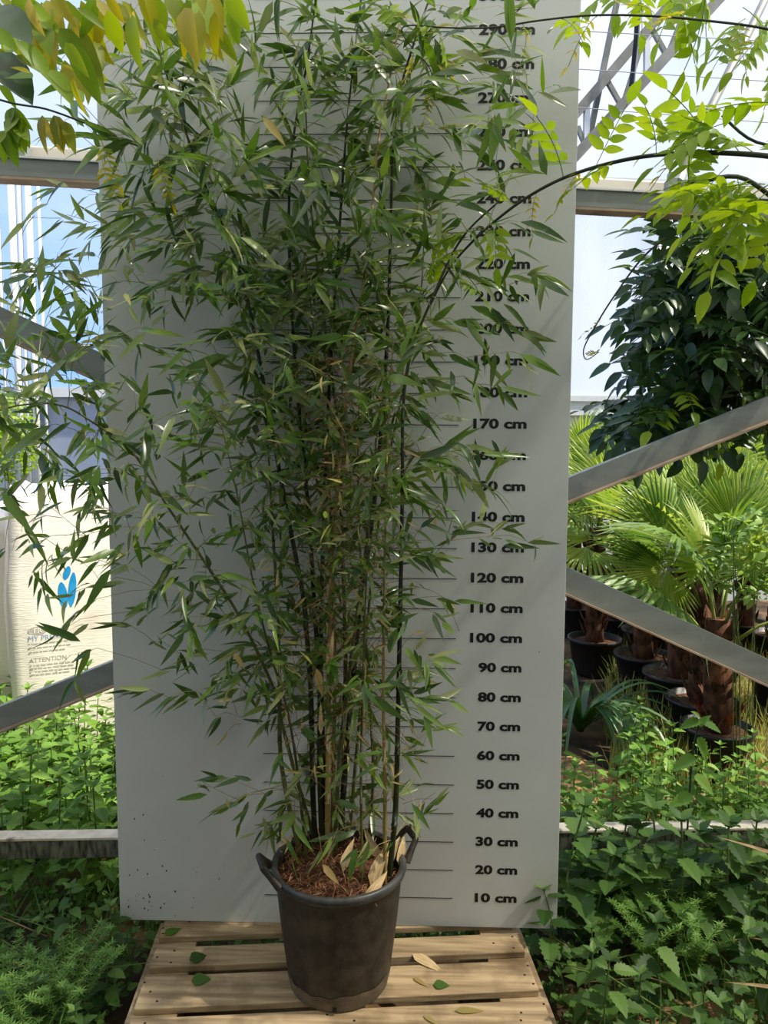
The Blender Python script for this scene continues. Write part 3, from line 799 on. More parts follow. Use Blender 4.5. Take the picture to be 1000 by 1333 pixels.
fallen(575, 1282, radians(0), .05, M['nettle_dk'], 'small green leaf on the wide plank right of the pot', .7)
fallen(562, 1328, radians(-40), .06, M['bleaf_dry'], 'narrow dry leaf on the nearest plank by the pot', .25)

# ------------------------------------------------------------------ white bulk bags
def bag(name, cx, cy, ang, w, d, h, label, seed, prints):
    e = empty(name, (cx, cy, 0), label, 'bag', 'white bulk bags at left')
    b = MB(); bm = bmesh.new(); bmesh.ops.create_cube(bm, size=1)
    bmesh.ops.subdivide_edges(bm, edges=bm.edges[:], cuts=15, use_grid_fill=True)
    for v in bm.verts:
        x, y, z = v.co
        bul = 1 + .06 * cos(pi * z) - .03
        X = x * w * bul; Y = y * d * bul; Z = (z + .5) * h
        if abs(x) > .38 and abs(y) > .38: X *= .97; Y *= .97
        if abs(abs(y) - .5) > .01 or True:
            k = noise.noise(Vector((x * 4 + seed, y * 4, z * 5)))
            top = max(0, (z - .2) / .3)
            X += .012 * k + .02 * top * noise.noise(Vector((z * 9, seed, y * 6)))
            Y += .010 * k + .02 * top * noise.noise(Vector((x * 9, seed + 3, z * 6)))
            Z += top * (.055 * noise.noise(Vector((x * 6, y * 6, seed))) + .03 * noise.noise(Vector((x * 15, y * 15, seed + 7))))
        v.co = (X, Y, Z)
    me = bpy.data.meshes.new('bag_body'); bm.to_mesh(me); bm.free(); me.materials.append(M['bag'])
    me.polygons.foreach_set('use_smooth', [True] * len(me.polygons))
    body = bpy.data.objects.new('bag_body', me); COL.objects.link(body); body.parent = e
    e.rotation_euler = (0, 0, ang)
    from mathutils.bvhtree import BVHTree
    tree = BVHTree.FromPolygons([v.co.copy() for v in me.vertices], [tuple(p.vertices) for p in me.polygons])
    def fy(x, z):
        h_ = tree.ray_cast(Vector((x, -3, z)), Vector((0, 1, 0)))[0]; return (h_.y if h_ else -d / 2)
    before = set(bpy.data.objects)
    for (kind, px, pz, arg) in prints:
        y = fy(px, pz)
        if kind == 'logo':
            s = arg; m = MB()
            def lens(cx_, cz_, hw, hh, tilt, cut):
                vs = []
                for i in range(14):
                    a = 2 * pi * i / 14; X = hw * cos(a) * abs(cos(a)) ** .2; Zz = hh * sin(a)
                    X += tilt * Zz
                    vs.append((cx_ + X, y, cz_ + Zz))
                m.add(vs, [tuple(range(14))])
            lens(px - .22 * s, pz - .28 * s, .20 * s, .62 * s, -.10, 0); lens(px + .17 * s, pz - .05 * s, .17 * s, .80 * s, .10, 0); lens(px - .03 * s, pz + .72 * s, .15 * s, .32 * s, .25, 0)
            m.v = [tuple(p) for p in m.v]
            o = m.build('logo', M['print_blue']); o.parent = e
        elif kind == 'oval':
            m = MB(); m.add([(px + .05 * cos(2 * pi * i / 20), y, pz + .024 * sin(2 * pi * i / 20)) for i in range(20)], [tuple(range(20))])
            o = m.build('badge', M['print_grey']); o.parent = e
            me2 = text_mesh(arg, .042, .026, M['bag'], .02); o2 = inst('badge_text', me2, Matrix.Translation((px + .021, y - .002, pz)) @ RX); o2.parent = e
        elif kind == 'dash':                      # lines of print too small to read
            m = MB(); x_ = px; rd = random.Random(int(pz * 1000))
            while x_ < px + arg:
                w_ = rd.uniform(.012, .035); m.add([(x_, y, pz - .004), (x_ + w_, y, pz - .004), (x_ + w_, y, pz + .004), (x_, y, pz + .004)], [(0, 1, 2, 3)]); x_ += w_ + .006
            o = m.build('print_line', M['print_grey']); o.parent = e
        else:
            s, wd, ht, mt = arg
            me2 = text_mesh(s, wd, ht, M[mt], .0); o2 = inst('print_line', me2, Matrix.Translation((px + wd, y, pz)) @ RX); o2.parent = e
    for o in set(bpy.data.objects) - before:          # print lies on the cloth
        mw = o.matrix_basis.copy(); lift = .0026 if o.name.startswith('badge_text') else .0014
        for v in o.data.vertices:
            q = mw @ v.co; v.co = Vector((q.x, fy(q.x, q.z) - lift, q.z))
        o.matrix_basis = Matrix.Identity(4); o.data.update()
    return e
def side_prints(x):
    return [('oval', x + .05, .755, 'FR'), ('text', x, .712, ('MY PREMIUM', .22, .028, 'print_bluegrey'))] + [('dash', x, z, w) for z, w in ((.682, .19), (.658, .20), (.634, .18), (.556, .22), (.538, .21), (.52, .23), (.502, .2))] + [('text', x, .588, ('ATTENTION', .19, .026, 'print_grey'))]
BA = radians(26)
bag('bulk_bag', -1.69, 2.15, BA, 1.0, .9, 1.52, 'big white woven bag printed with a blue leaf logo', 2.0, [('logo', -.19, .975, .125)] + side_prints(-.40) + side_prints(.10))
bag('bulk_bag', at(-28, 1.45) - .5, 1.9, BA, .95, .9, 1.38, 'white woven bag cut off by the left edge of the picture', 9.0, [])

# ------------------------------------------------------------------ palms
def fan_mesh(name, seed, n=34, spread=2.25, droop=.25, fold=.35, dry=False, mt='palm'):
    rs = random.Random(seed); b = MB(); dth = 2 * spread / n
    for i in range(n):
        th = -spread + dth * (i + .5); Rr = (1 - .22 * (abs(th) / spread) ** 2) * rs.uniform(.9, 1.04)
        def pt(r, off, lift=0):
            a = th + off
            z = fold * .18 * (cos(th)) - droop * r * r * (1 + .3 * rs.uniform(-.3, .3)) + lift
            return (r * cos(a), r * sin(a), z)
        h = dth / 2
        bend = rs.uniform(.0, .25) * (1 if rs.random() < .3 else .2)
        A = [pt(.03, 0), pt(.5 * Rr, -h), pt(.5 * Rr, 0, .022), pt(.5 * Rr, h), pt(.76 * Rr, -h * .55, -bend * .3), pt(.76 * Rr, 0, .012 - bend * .3), pt(.76 * Rr, h * .55, -bend * .3), pt(Rr, rs.gauss(0, .02), -bend)]
        b.add(A, [(0, 1, 2), (0, 2, 3), (1, 4, 5, 2), (2, 5, 6, 3), (4, 7, 5), (5, 7, 6)])
    return b.mesh(name, M[mt], False)
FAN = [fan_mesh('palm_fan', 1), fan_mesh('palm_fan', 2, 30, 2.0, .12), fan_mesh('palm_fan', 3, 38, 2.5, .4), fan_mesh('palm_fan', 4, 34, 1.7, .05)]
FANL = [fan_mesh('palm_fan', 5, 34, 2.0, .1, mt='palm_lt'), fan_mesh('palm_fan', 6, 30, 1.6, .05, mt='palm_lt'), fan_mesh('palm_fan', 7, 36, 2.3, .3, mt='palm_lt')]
def palm(x, y, hpot, rpot, htr, nf, seed, label, light=.5, fr_=(.36, .5), pl=(.35, .6)):
    rs = random.Random(seed)
    e = empty('fan_palm', (x, y, 0), label, 'palm', 'potted fan palms at right')
    c = Vector((x, y, 0))
    b = MB(); b.lathe([(0, .0), (rpot * .78, 0), (rpot * .8, .01), (rpot * .96, hpot * .9), (rpot * 1.04, hpot * .92), (rpot * 1.05, hpot), (rpot * .97, hpot), (rpot * .93, hpot * .86), (0, hpot * .84)], 32, c)
    b.build('pot', M['bpot'], e, smooth=True)
    b = MB(); b.lathe([(0, hpot * .9), (rpot * .5, hpot * .9), (rpot * .945, hpot * .87)], 24, c); b.build('soil', M['peat'], e, smooth=True)
    tb = hpot * .88; lean = Vector((rs.uniform(-.05, .05), rs.uniform(-.05, .05), 0))
    pts = [c + Vector((0, 0, tb)) + lean * (i / 8) + Vector((0, 0, htr * i / 8)) for i in range(9)]
    b = MB(); b.tube(pts, [.075 + .02 * noise.noise(Vector((i * 1.3, seed, 0))) for i in range(9)], 12); b.build('trunk', M['fibre'], e, smooth=True)
    b = MB()
    for i in range(60):
        t = rs.random(); a = rs.uniform(0, 2 * pi); p = pts[0].lerp(pts[-1], t) + Vector((cos(a), sin(a), 0)) * .07
        d = Vector((cos(a) * .35, sin(a) * .35, 1)); b.add(*blade(4, .5, -.1, .3), mtx(p, d, Vector((cos(a), sin(a), -.2)), rs.uniform(.07, .15)))
    tag(b.build('trunk_fibre', M['fibre'], e), kind='stuff')
    top = pts[-1]
    for i in range(nf):
        a = 2 * pi * (i * .381966 + rs.random() * .1); t = i / max(1, nf - 1)
        el = radians(78 - (62 if y < 3.2 else 85) * t + rs.uniform(-8, 8)); L_ = rs.uniform(*pl) * (.75 + .3 * t)
        d = Vector((cos(a) * cos(el), sin(a) * cos(el), sin(el)))
        tip = top + d * L_ + Vector((0, 0, -.05 * t)); q = top - Vector((0, 0, .1 + .1 * t))
        mid = (q + tip) / 2 + Vector((0, 0, .04))
        b = MB(); b.tube([q, mid, tip], [.013, .009, .006], 5); b.build('petiole', M['petiole'], e, smooth=True)
        fd = (tip - mid).normalized(); up = Vector((-cos(a) * sin(el), -sin(a) * sin(el), cos(el) + .01)) + Vector((rs.gauss(0, .15), rs.gauss(0, .15), 0))
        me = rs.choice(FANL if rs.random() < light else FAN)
        inst('frond', me, mtx(tip, fd + Vector((0, 0, -.15 * t)), up, rs.uniform(*fr_)), e)
    return e, top
def gpt(u, v): return onz(u, v, 0)
PAL = [(936, 1.62, .25, .185, .62, 6, 'fan palm in the nearest black pot, with reddish leaf bases', .3),
       (914, 2.02, .27, .20, .72, 6, 'fan palm in the black pot just behind the nearest one', .4),
       (882, 2.5, .28, .22, .72, 7, 'fan palm third from the front in the pot row', .5),
       (836, 2.95, .28, .20, .80, 7, 'fan palm whose dark pot carries a small white tag', .5),
       (772, 3.4, .28, .20, .90, 8, 'fan palm with the bare brown trunk beside the board', .5),
       (1020, 2.4, .28, .2, .80, 8, 'fan palm at the right edge under the dark vine', .4),
       (800, 4.2, .28, .2, 1.15, 10, 'tall bright fan palm in the back row next to the board', .85),
       (880, 4.4, .28, .2, 1.2, 10, 'tall bright fan palm in the middle of the back row', .85),
       (965, 4.0, .28, .2, 1.1, 10, 'tall fan palm at the right end of the back row', .7),
       (745, 4.6, .28, .2, 1.25, 12, 'back-row fan palm half hidden by the board', .7),
       (840, 3.7, .28, .2, 1.05, 11, 'bright fan palm standing between the two palm rows', .9),
       (920, 3.4, .28, .2, 1.0, 11, 'fan palm with pale upright fronds behind the loose shrub', .9),
       (1010, 3.6, .28, .2, 1.05, 10, 'fan palm cut off by the right edge behind the others', .8)]
for i, (u, y, hp_, rp, ht, nf, lb, lg) in enumerate(PAL):
    e, top = palm(at(u, y), y, hp_, rp, ht, nf, 40 + i, lb, lg)
    if i == 0:
        for k in range(9):
            a = rs.uniform(0, 2 * pi); p = Vector((e.location.x + .06 * cos(a), e.location.y + .06 * sin(a), .24 + .06 * rs.random()))
            inst('red_leaf_base', blade_mesh('red_leaf_base', M['bract'], width=.4, curl=-.1, fold=.4), mtx(p, Vector((cos(a) * .5, sin(a) * .5, 1)), Vector((cos(a), sin(a), -.3)), rs.uniform(.1, .17)), e)
    if i == 3:
        b = MB(); b.box((e.location.x + .02, e.location.y - .205, .21), (.04, .004, .035)); b.build('pot_tag', M['white_steel'], e)
# the two big fans facing the camera
def camfan(u, v, y, rad, me, rot, tilt, pal, name='frond'):
    p = ony(u, v, y); d = Vector((cos(rot), tilt, sin(rot))); inst(name, me, mtx(p, d, Vector((0, -1, .25)), rad), pal)
pals = [o for o in bpy.data.objects if o.name.startswith('fan_palm')]
camfan(862, 698, 1.95, .40, fan_mesh('palm_fan', 21, 40, 1.75, .0), radians(100), .1, pals[2])
camfan(868, 742, 1.8, .36, fan_mesh('palm_fan', 22, 34, 1.55, .12, mt='palm_lt'), radians(228), -.2, pals[1])
camfan(868, 740, 1.85, .42, fan_mesh('palm_fan', 23, 20, .55, .05), radians(150), .0, pals[1])
camfan(905, 690, 2.3, .62, fan_mesh('palm_fan', 24, 30, 1.0, .0, mt='palm_lt'), radians(98), .1, pals[2])
camfan(940, 700, 2.2, .62, fan_mesh('palm_fan', 25, 34, 1.2, .0), radians(75), .1, pals[5])
camfan(775, 630, 2.9, .3, fan_mesh('palm_fan', 26, 26, 1.9, .2, mt='palm_lt'), radians(235), -.2, pals[4])
camfan(955, 690, 2.0, .5, fan_mesh('palm_fan', 27, 30, 1.1, .0, mt='palm_lt'), radians(95), .1, pals[5])
camfan(800, 640, 3.2, .6, fan_mesh('palm_fan', 28, 30, 1.2, .0, mt='palm_lt'), radians(105), .1, pals[4])

# strap-leaved plant beside the board
sp = gpt(757, 985); sp = Vector((at(757, 2.1), 2.1, 0))
st = empty('strap_plant', sp, 'clump of long arching strap leaves beside the board', 'plant')
for i in range(40):
    a = rs.uniform(0, 2 * pi); L_ = rs.uniform(.6, 1.05); b = MB()
    e = Vector((cos(a), sin(a), 0)); t = Vector((-sin(a), cos(a), 0)); n = 9; lift = rs.uniform(.9, 1.5); w = rs.uniform(.016, .024)
    for k in range(n + 1):
        s = k / n; p = sp + Vector((0, 0, .02)) + e * (L_ * s * .8) + Vector((0, 0, L_ * (lift * s - 1.25 * s * s * lift * .8)))
        p.z = max(p.z, .02)
        ww = w * (1 - s ** 3) * (1 if s > .05 else 1)
        b.v += [tuple(p - t * ww), tuple(p - Vector((0, 0, .006))), tuple(p + t * ww)]
        if k: q = (k - 1) * 3; b.f += [(q, q + 1, q + 4, q + 3), (q + 1, q + 2, q + 5, q + 4)]
    b.build('leaf', M['strap'], st, smooth=True)

# ------------------------------------------------------------------ wisteria
def oval(n=6, width=.42, curl=.15, fold=.3):
    return blade(n, width, curl, fold, shape=lambda t: max(0.0, sin(pi * t ** .8)) ** .75 * (1 - .25 * t))
def compound(name, mt, pairs, seed, L=.22, lf=.07, droop=.35, w=.42):
    rs = random.Random(seed); b = MB()
    def ax(t): return Vector((L * t, 0, -droop * L * t * t))
    b.tube([ax(i / 6) for i in range(7)], [.0016] * 7, 3, False)
    for i in range(pairs):
        t = .28 + .66 * i / pairs
        for s in (-1, 1):
            d = Vector((rs.uniform(.35, .6), s, rs.uniform(-.55, -.05))); b.add(*oval(5, w, rs.uniform(.05, .3), .3), mtx(ax(t), d, Vector((.2, s * rs.uniform(-.1, .3), 1)), lf * rs.uniform(.8, 1.1) * (1 - .2 * t)))
    b.add(*oval(5, w), mtx(ax(1), Vector((1, 0, -.6)), Vector((.3, 0, 1)), lf))
    return b.mesh(name, M[mt], True)
WL = [compound('wisteria_leaf', 'wist', 4, i, .19, .085, .35, .46) for i in range(3)]
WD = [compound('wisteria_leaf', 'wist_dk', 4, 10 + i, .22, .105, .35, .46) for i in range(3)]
WY_ = [compound('wisteria_leaf', 'wist_yl', 5, 20 + i, .12, .05, 1.2, .3) for i in range(2)]
WB = [compound('wisteria_leaf', 'wist', 4, 30 + i, .2, .10, .6, .44) for i in range(2)]

def shoot(e, pix, y, rad, n, meshes, size, side=None, seed=1, k=0.0, yl=0.0, tiprad=.35, root=()):
    """stem through pixels on a sloping plane plus compound leaves"""
    rs = random.Random(seed)
    P = [Vector(q) for q in root] + [ony(u, v, y + k * i) for i, (u, v) in enumerate(pix)]
    C3 = catmull(P, 6); skip = len(root) * 6
    b = MB(); b.tube(C3, [rad * (1 - (1 - tiprad) * i / (len(C3) - 1)) for i in range(len(C3))], 7); b.build('stem', M['vine'], e, smooth=True)
    for i in range(n):
        j = min(len(C3) - 2, skip + int((i + rs.random()) / n * (len(C3) - 1 - skip))); p = C3[j].lerp(C3[j + 1], rs.random())
        t = (C3[j + 1] - C3[j]).normalized(); a = rs.uniform(0, 2 * pi)
        d = t * rs.uniform(.1, .6) + Vector((rs.gauss(0, .5), rs.gauss(-.1, .6), rs.gauss(.15, .6)))
        if side: d += Vector(side)
        me = rs.choice(WY_ if rs.random() < yl else meshes)
        inst('leaf', me, mtx(p, d, Vector((rs.gauss(0, .3), rs.gauss(-.3, .3), 1)), size * rs.uniform(.75, 1.2)), e)

wr = empty('wisteria_vine', (1.75, .75, 0), 'dense dark wisteria hanging over the brace at the right edge', 'vine')
rs = random.Random(8)
b = MB(); b.tube(catmull([Vector((1.95, .9, -.02)), Vector((1.9, .85, .8)), Vector((1.85, .8, 1.5)), Vector((1.7, .75, 2.1)), Vector((1.6, .7, 2.6))]), .025, 8); b.build('trunk', M['vine'], wr, smooth=True)
blobs = [(950, 400, 105, 105), (965, 330, 80, 55), (975, 480, 90, 70), (905, 430, 55, 60), (885, 528, 60, 22), (1040, 420, 60, 130), (915, 345, 50, 40)]
for i in range(430):
    cu, cv, ru, rv = rs.choice(blobs[:4] + blobs) if rs.random() < .9 else blobs[4]
    a = rs.uniform(0, 2 * pi); q = math.sqrt(rs.random()); u = cu + ru * q * cos(a); v = cv + rv * q * sin(a)
    p = ony(u, v, rs.uniform(.55, 1.15))
    d = Vector((rs.gauss((u - 960) / 150, .5), rs.gauss(-.35, .5), rs.gauss(-.25, .45)))
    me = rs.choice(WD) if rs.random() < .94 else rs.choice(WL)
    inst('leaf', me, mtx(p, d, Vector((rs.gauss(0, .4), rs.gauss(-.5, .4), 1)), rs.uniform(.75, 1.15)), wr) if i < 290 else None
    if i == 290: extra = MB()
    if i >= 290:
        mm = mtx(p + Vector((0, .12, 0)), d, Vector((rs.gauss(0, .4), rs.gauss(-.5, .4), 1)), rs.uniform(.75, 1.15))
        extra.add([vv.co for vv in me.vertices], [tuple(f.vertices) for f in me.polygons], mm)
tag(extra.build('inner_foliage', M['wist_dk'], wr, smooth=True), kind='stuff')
for i in range(14):
    pts = [ony(rs.uniform(900, 1010), rs.uniform(300, 380), .85), ony(rs.uniform(880, 1000), rs.uniform(400, 450), .85), ony(rs.uniform(880, 1000), rs.uniform(480, 540), .8)]
    b = MB(); b.tube(catmull(pts, 5), .004, 5); b.build('branch', M['vine'], wr, smooth=True)

ws = empty('wisteria_shoot', ony(1080, 200, .3), 'long bright green wisteria shoot arching from the right edge into the bamboo', 'vine', 'wisteria shoots at right')
shoot(ws, [(1080, 215), (1000, 203), (940, 199), (890, 199), (830, 205), (770, 219), (720, 238), (670, 268), (620, 310), (585, 350), (560, 398)], -.75, .0075, 20, WL, .74, (0, 0, .15), 3, .055, .12, root=((1.8, .8, 2.7), (1.78, .45, 3.0), (1.72, .0, 2.85)))
ws2 = empty('wisteria_shoot', ony(1080, 50, .1), 'thin wisteria shoot running along the top from the right edge', 'vine', 'wisteria shoots at right')
shoot(ws2, [(1080, 60), (1000, 38), (930, 28), (850, 21), (770, 20), (700, 27), (640, 36), (580, 36), (535, 33), (523, 40), (535, 60), (560, 90), (566, 130)], -.55, .0036, 14, WL, .62, (0, 0, -.15), 4, .03, .35, root=((1.75, .8, 2.65), (1.78, .5, 3.02), (1.8, .0, 3.1)))
ws3 = empty('wisteria_shoot', ony(1080, 270, .4), 'thin leafless wisteria tendril curling down beside the board', 'vine', 'wisteria shoots at right')
shoot(ws3, [(1080, 268), (1000, 277), (940, 286), (880, 305), (840, 332), (800, 385), (772, 430), (760, 455), (764, 468), (780, 458)], .42, .006, 3, WL, .6, None, 5, -.01, .5, .25, root=((1.7, .7, 2.45),))
wc = empty('wisteria_spray', ony(1000, 170, .3), 'bright lime wisteria leaves spreading above the dark vine at right', 'vine')
rs = random.Random(19)
for i in range(27):
    u = rs.uniform(880, 1030); v = rs.choice((rs.uniform(125, 190), rs.uniform(205, 310), rs.uniform(225, 300)))
    if v < 190 and u < 900: u += 70
    p = ony(u, v, rs.uniform(-.7, -.2)); d = Vector((rs.gauss(-.4, .6), rs.gauss(-.1, .5), rs.gauss(-.05, .4)))
    inst('leaf', rs.choice(WL), mtx(p, d, Vector((rs.gauss(0, .3), rs.gauss(-.4, .3), 1)), rs.uniform(.7, 1.05)), wc)
pts = [Vector((1.75, .7, 2.4)), ony(1060, 300, -.1), ony(1010, 260, -.45), ony(960, 230, -.45), ony(900, 240, -.45)]
b = MB(); b.tube(catmull(pts, 5), .006, 6); b.build('stem', M['vine'], wc, smooth=True)
pts = [Vector((1.75, .0, 2.72)), ony(1060, 190, -.45), ony(985, 185, -.45), ony(940, 150, -.45)]
b = MB(); b.tube(catmull(pts, 5), .004, 6); b.build('stem', M['vine'], wc, smooth=True)
# the top right corner
rs = random.Random(23)
wt = empty('wisteria_spray', ony(960, -40, .1), 'lime wisteria leaves hanging from the top right corner', 'vine')
for i in range(20):
    u = rs.uniform(800, 1020); v = rs.uniform(-40, -5) if u < 950 else rs.uniform(-20, 60)
    p = ony(u, v, rs.uniform(-.5, -.1)); inst('leaf', rs.choice(WL), mtx(p, Vector((rs.gauss(-.3, .6), rs.gauss(0, .4), rs.gauss(-.4, .3))), Vector((rs.gauss(0, .3), -.4, 1)), rs.uniform(.6, .95)), wt)
b = MB(); b.tube(catmull([Vector((1.8, .1, 3.05)), ony(1060, -60, -.3), ony(950, -35, -.3), ony(850, -30, -.3), ony(780, -40, -.3)], 5), .006, 6); b.build('stem', M['vine'], wt, smooth=True)
# top left: close big leaves
rs = random.Random(29)
wl = empty('wisteria_spray', ony(0, -60, -.9), 'big yellow-green wisteria leaves hanging in the top left corner', 'vine')
b = MB(); b.tube(catmull([Vector((-2.6, .02, 2.78)), Vector((-1.9, -.5, 2.72)), ony(-120, 20, -.95), ony(-40, -30, -.9), ony(60, -30, -.85), ony(160, -45, -.7), ony(300, -40, -.6)], 6), .007, 7); b.build('stem', M['vine'], wl, smooth=True)
b = MB(); b.tube(catmull([Vector((-1.9, -.5, 2.72)), ony(-100, 90, -.8), ony(0, 130, -.8), ony(60, 142, -.75), ony(110, 160, -.7)], 6), .0022, 6); b.build('stem', M['vine'], wl, smooth=True)
OV = blade_mesh
def ovmesh(mt, w, c):
    b = MB(); b.add(*oval(6, w, c, .25)); return b.mesh('wisteria_leaflet', M[mt], True)
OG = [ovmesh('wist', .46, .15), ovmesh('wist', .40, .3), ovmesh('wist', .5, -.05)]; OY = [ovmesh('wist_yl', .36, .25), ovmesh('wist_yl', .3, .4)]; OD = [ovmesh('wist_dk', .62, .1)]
big = [(-14, 66, 38, 124, 'D'), (-18, 12, 34, 44, 'D'), (-6, 38, 18, 60, 'G'), (18, 72, 72, 92, 'Y'), (30, 5, 62, 30, 'G'), (35, 38, 74, 96, 'Y'), (78, 36, 112, 88, 'G'), (100, 10, 138, 32, 'Y'), (105, 0, 128, 58, 'Y'), (90, 30, 128, 84, 'Y'), (70, 30, 66, 66, 'Y'), (85, 55, 108, 92, 'G'), (137, -10, 160, 28, 'Y'), (190, -12, 208, 42, 'Y'), (222, -10, 226, 16, 'Y'), (248, 0, 230, 40, 'Y'), (250, 5, 262, 75, 'Y'), (240, 10, 244, 62, 'Y'), (275, -10, 290, 40, 'Y'), (12, 100, 42, 105, 'G'), (40, 95, 16, 84, 'Y'), (0, 110, 20, 134, 'G'), (60, 0, 80, 40, 'Y'), (55, 20, 60, 60, 'G'), (0, 0, 34, 12, 'Y')]
for (u0, v0, u1, v1, k) in big:
    y = rs.uniform(-.95, -.7); p = ony(u0, v0, y); q = ony(u1, v1, y + rs.uniform(-.06, .03)); d = q - p
    inst('leaf', rs.choice({'G': OG, 'Y': OY, 'D': OD}[k]), mtx(p, d, Vector((rs.gauss(0, .3), -1, .5)), d.length * 1.08), wl)
for i in range(70):
    u = rs.choice((rs.uniform(-10, 130), rs.uniform(-10, 130), rs.uniform(130, 300))); v = rs.uniform(-25, 30) if u > 130 else rs.uniform(-20, 95) if u < 110 else rs.uniform(-20, 60)
    y = rs.uniform(-.9, -.5); p = ony(u, v, y); d = Vector((rs.gauss(.25, .35), rs.gauss(0, .4), rs.gauss(-.8, .35)))
    inst('leaf', rs.choice(OG + OY + OY), mtx(p, d, Vector((rs.gauss(0, .5), -1, .3)), rs.uniform(.07, .115)), wl)
for (u, v) in ((15, 140), (8, 155), (22, 150), (5, 170), (55, 150), (70, 150), (85, 158), (20, 160)):
    for k in range(4):
        p = ony(u, v, -.75); inst('leaf', rs.choice(OG if u < 25 else OY), mtx(p, Vector((rs.gauss(.2, .4), rs.gauss(0, .3), -1)), Vector((rs.gauss(0, .4), -1, .2)), rs.uniform(.045, .08)), wl)
for (u, v) in ((132, 180), (205, 205), (132, 205)):
    inst('leaf', WY_[0], mtx(ony(u, v, -.4), Vector((.1, 0, -1)), Vector((0, -1, .1)), .7), wl)

# ------------------------------------------------------------------ weeds
def nettle_leaf_mesh(name, mt, w=.6):
    n = 14; vs = [(0, 0, 0)]; fs = []
    for i in range(1, n):
        t = i / n; ww = w / 2 * (sin(pi * min(1, t ** .65 * .98 + .02))) ** .8 * (1.0 if i % 2 else .76); z = -.22 * t * t
        vs += [(t, -ww, z + .25 * ww), (t, 0, z), (t, ww, z + .25 * ww)]
    vs.append((1, 0, -.24))
    fs += [(0, 1, 2), (0, 2, 3)]
    for i in range(n - 2):
        q = 1 + i * 3; fs += [(q, q + 3, q + 4, q + 1), (q + 1, q + 4, q + 5, q + 2)]
    q = 1 + (n - 2) * 3; e = len(vs) - 1; fs += [(q, e, q + 1), (q + 1, e, q + 2)]
    b = MB(); b.add(vs, fs); return b.mesh(name, M[mt], False)
NLM = {'nettle': nettle_leaf_mesh('nettle_leaf', 'nettle'), 'nettle_dk': nettle_leaf_mesh('nettle_leaf', 'nettle_dk', .66)}
def nettle_proto(seed, mt, H, pairs, lf):
    rs = random.Random(seed)
    e = empty('nettle', (0, 0, 0))
    lean = Vector((rs.uniform(-.12, .12), rs.uniform(-.12, .12), 1)) * H
    pts = [Vector((0, 0, -.02)), lean * .5 + Vector((rs.uniform(-.02, .02), 0, 0)), lean]
    b = MB(); b.tube(catmull(pts, 4), [.0026] * 9, 5); b.build('stem', M['stem'], e, smooth=True)
    for i in range(pairs):
        t = .2 + .8 * (i + .5) / pairs; p = lean * t; a0 = i * pi / 2 + rs.uniform(-.3, .3)
        for s in (0, pi):
            a = a0 + s; d = Vector((cos(a), sin(a), rs.uniform(-.35, .35)))
            sz = lf * (1.1 - .55 * t ** 2) * rs.uniform(.8, 1.15)
            inst('leaf', NLM[mt], mtx(p + d * .012, d, Vector((rs.gauss(0, .15), rs.gauss(-.15, .15), 1)), sz), e)
    for k in range(4):
        a = k * pi / 2 + .4; inst('leaf', NLM[mt], mtx(lean, Vector((cos(a), sin(a), .9)), Vector((-cos(a), -sin(a), 1)), lf * .4), e)
    return e
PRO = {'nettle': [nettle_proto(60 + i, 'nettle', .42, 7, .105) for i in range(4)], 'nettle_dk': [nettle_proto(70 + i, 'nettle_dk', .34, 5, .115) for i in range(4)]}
used = set()
def plant(mt, x, y, s, label, group, rs, cat='weed'):
    pr = rs.choice(PRO[mt])
    if pr.name in used: o = copy_tree(pr)
    else: o = pr; used.add(pr.name)
    o.location = (x, y, gz(x, y) + .02); o.rotation_euler = (0, 0, rs.uniform(0, 6.28)); o.scale = (s, s, s * rs.uniform(.85, 1.1))
    tag(o, label, cat, group)
rs = random.Random(90)
def scatter(n, xr, yr, ok, mind):
    out = []; tries = 0
    while len(out) < n and tries < 6000:
        tries += 1; x = rs.uniform(*xr); y = rs.uniform(*yr)
        if not ok(x, y): continue
        if all((x - a) ** 2 + (y - b) ** 2 > mind * mind for a, b in out): out.append((x, y))
    return out
def inview(x, y, z=.2, mg=40):
    u, v = pj((x, y, z)); return -mg < u < 1000 + mg and v < 1400
for x, y in scatter(90, (-2.3, -.55), (.28, 1.62), lambda x, y: inview(x, y) and y > .27 + K_ * x + .05, .115):
    plant('nettle', x, y, rs.uniform(.85, 1.25), 'bright sunlit nettle in the bed behind the rail at left', 'nettles behind the rail at left', rs)
soilc = gpt(768, 1015)
def ok_r(x, y):
    u, v = pj((x, y, 0))
    return inview(x, y) and u > 715 and y > .2 + K_ * x + .06 and not (u > 840 and y > 1.25) and not (u < 815 and 960 < v < 1065)
for x, y in scatter(90, (.6, 2.4), (.28, 1.7), ok_r, .10):
    plant('nettle', x, y, rs.uniform(.6, .95), 'green nettle in the bed behind the rail at right', 'nettles behind the rail at right', rs)
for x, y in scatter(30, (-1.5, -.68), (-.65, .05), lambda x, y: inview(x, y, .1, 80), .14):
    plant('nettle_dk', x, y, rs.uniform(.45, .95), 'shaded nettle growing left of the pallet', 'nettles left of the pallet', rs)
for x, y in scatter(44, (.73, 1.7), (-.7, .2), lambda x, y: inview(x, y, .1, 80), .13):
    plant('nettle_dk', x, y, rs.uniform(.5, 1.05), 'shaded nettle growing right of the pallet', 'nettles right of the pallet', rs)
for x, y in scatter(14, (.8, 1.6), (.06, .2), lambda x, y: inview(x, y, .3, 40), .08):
    plant('nettle_dk', x, y, rs.uniform(1.15, 1.5), 'nettle reaching up in front of the rail at right', 'nettles in front of the rail at right', rs)
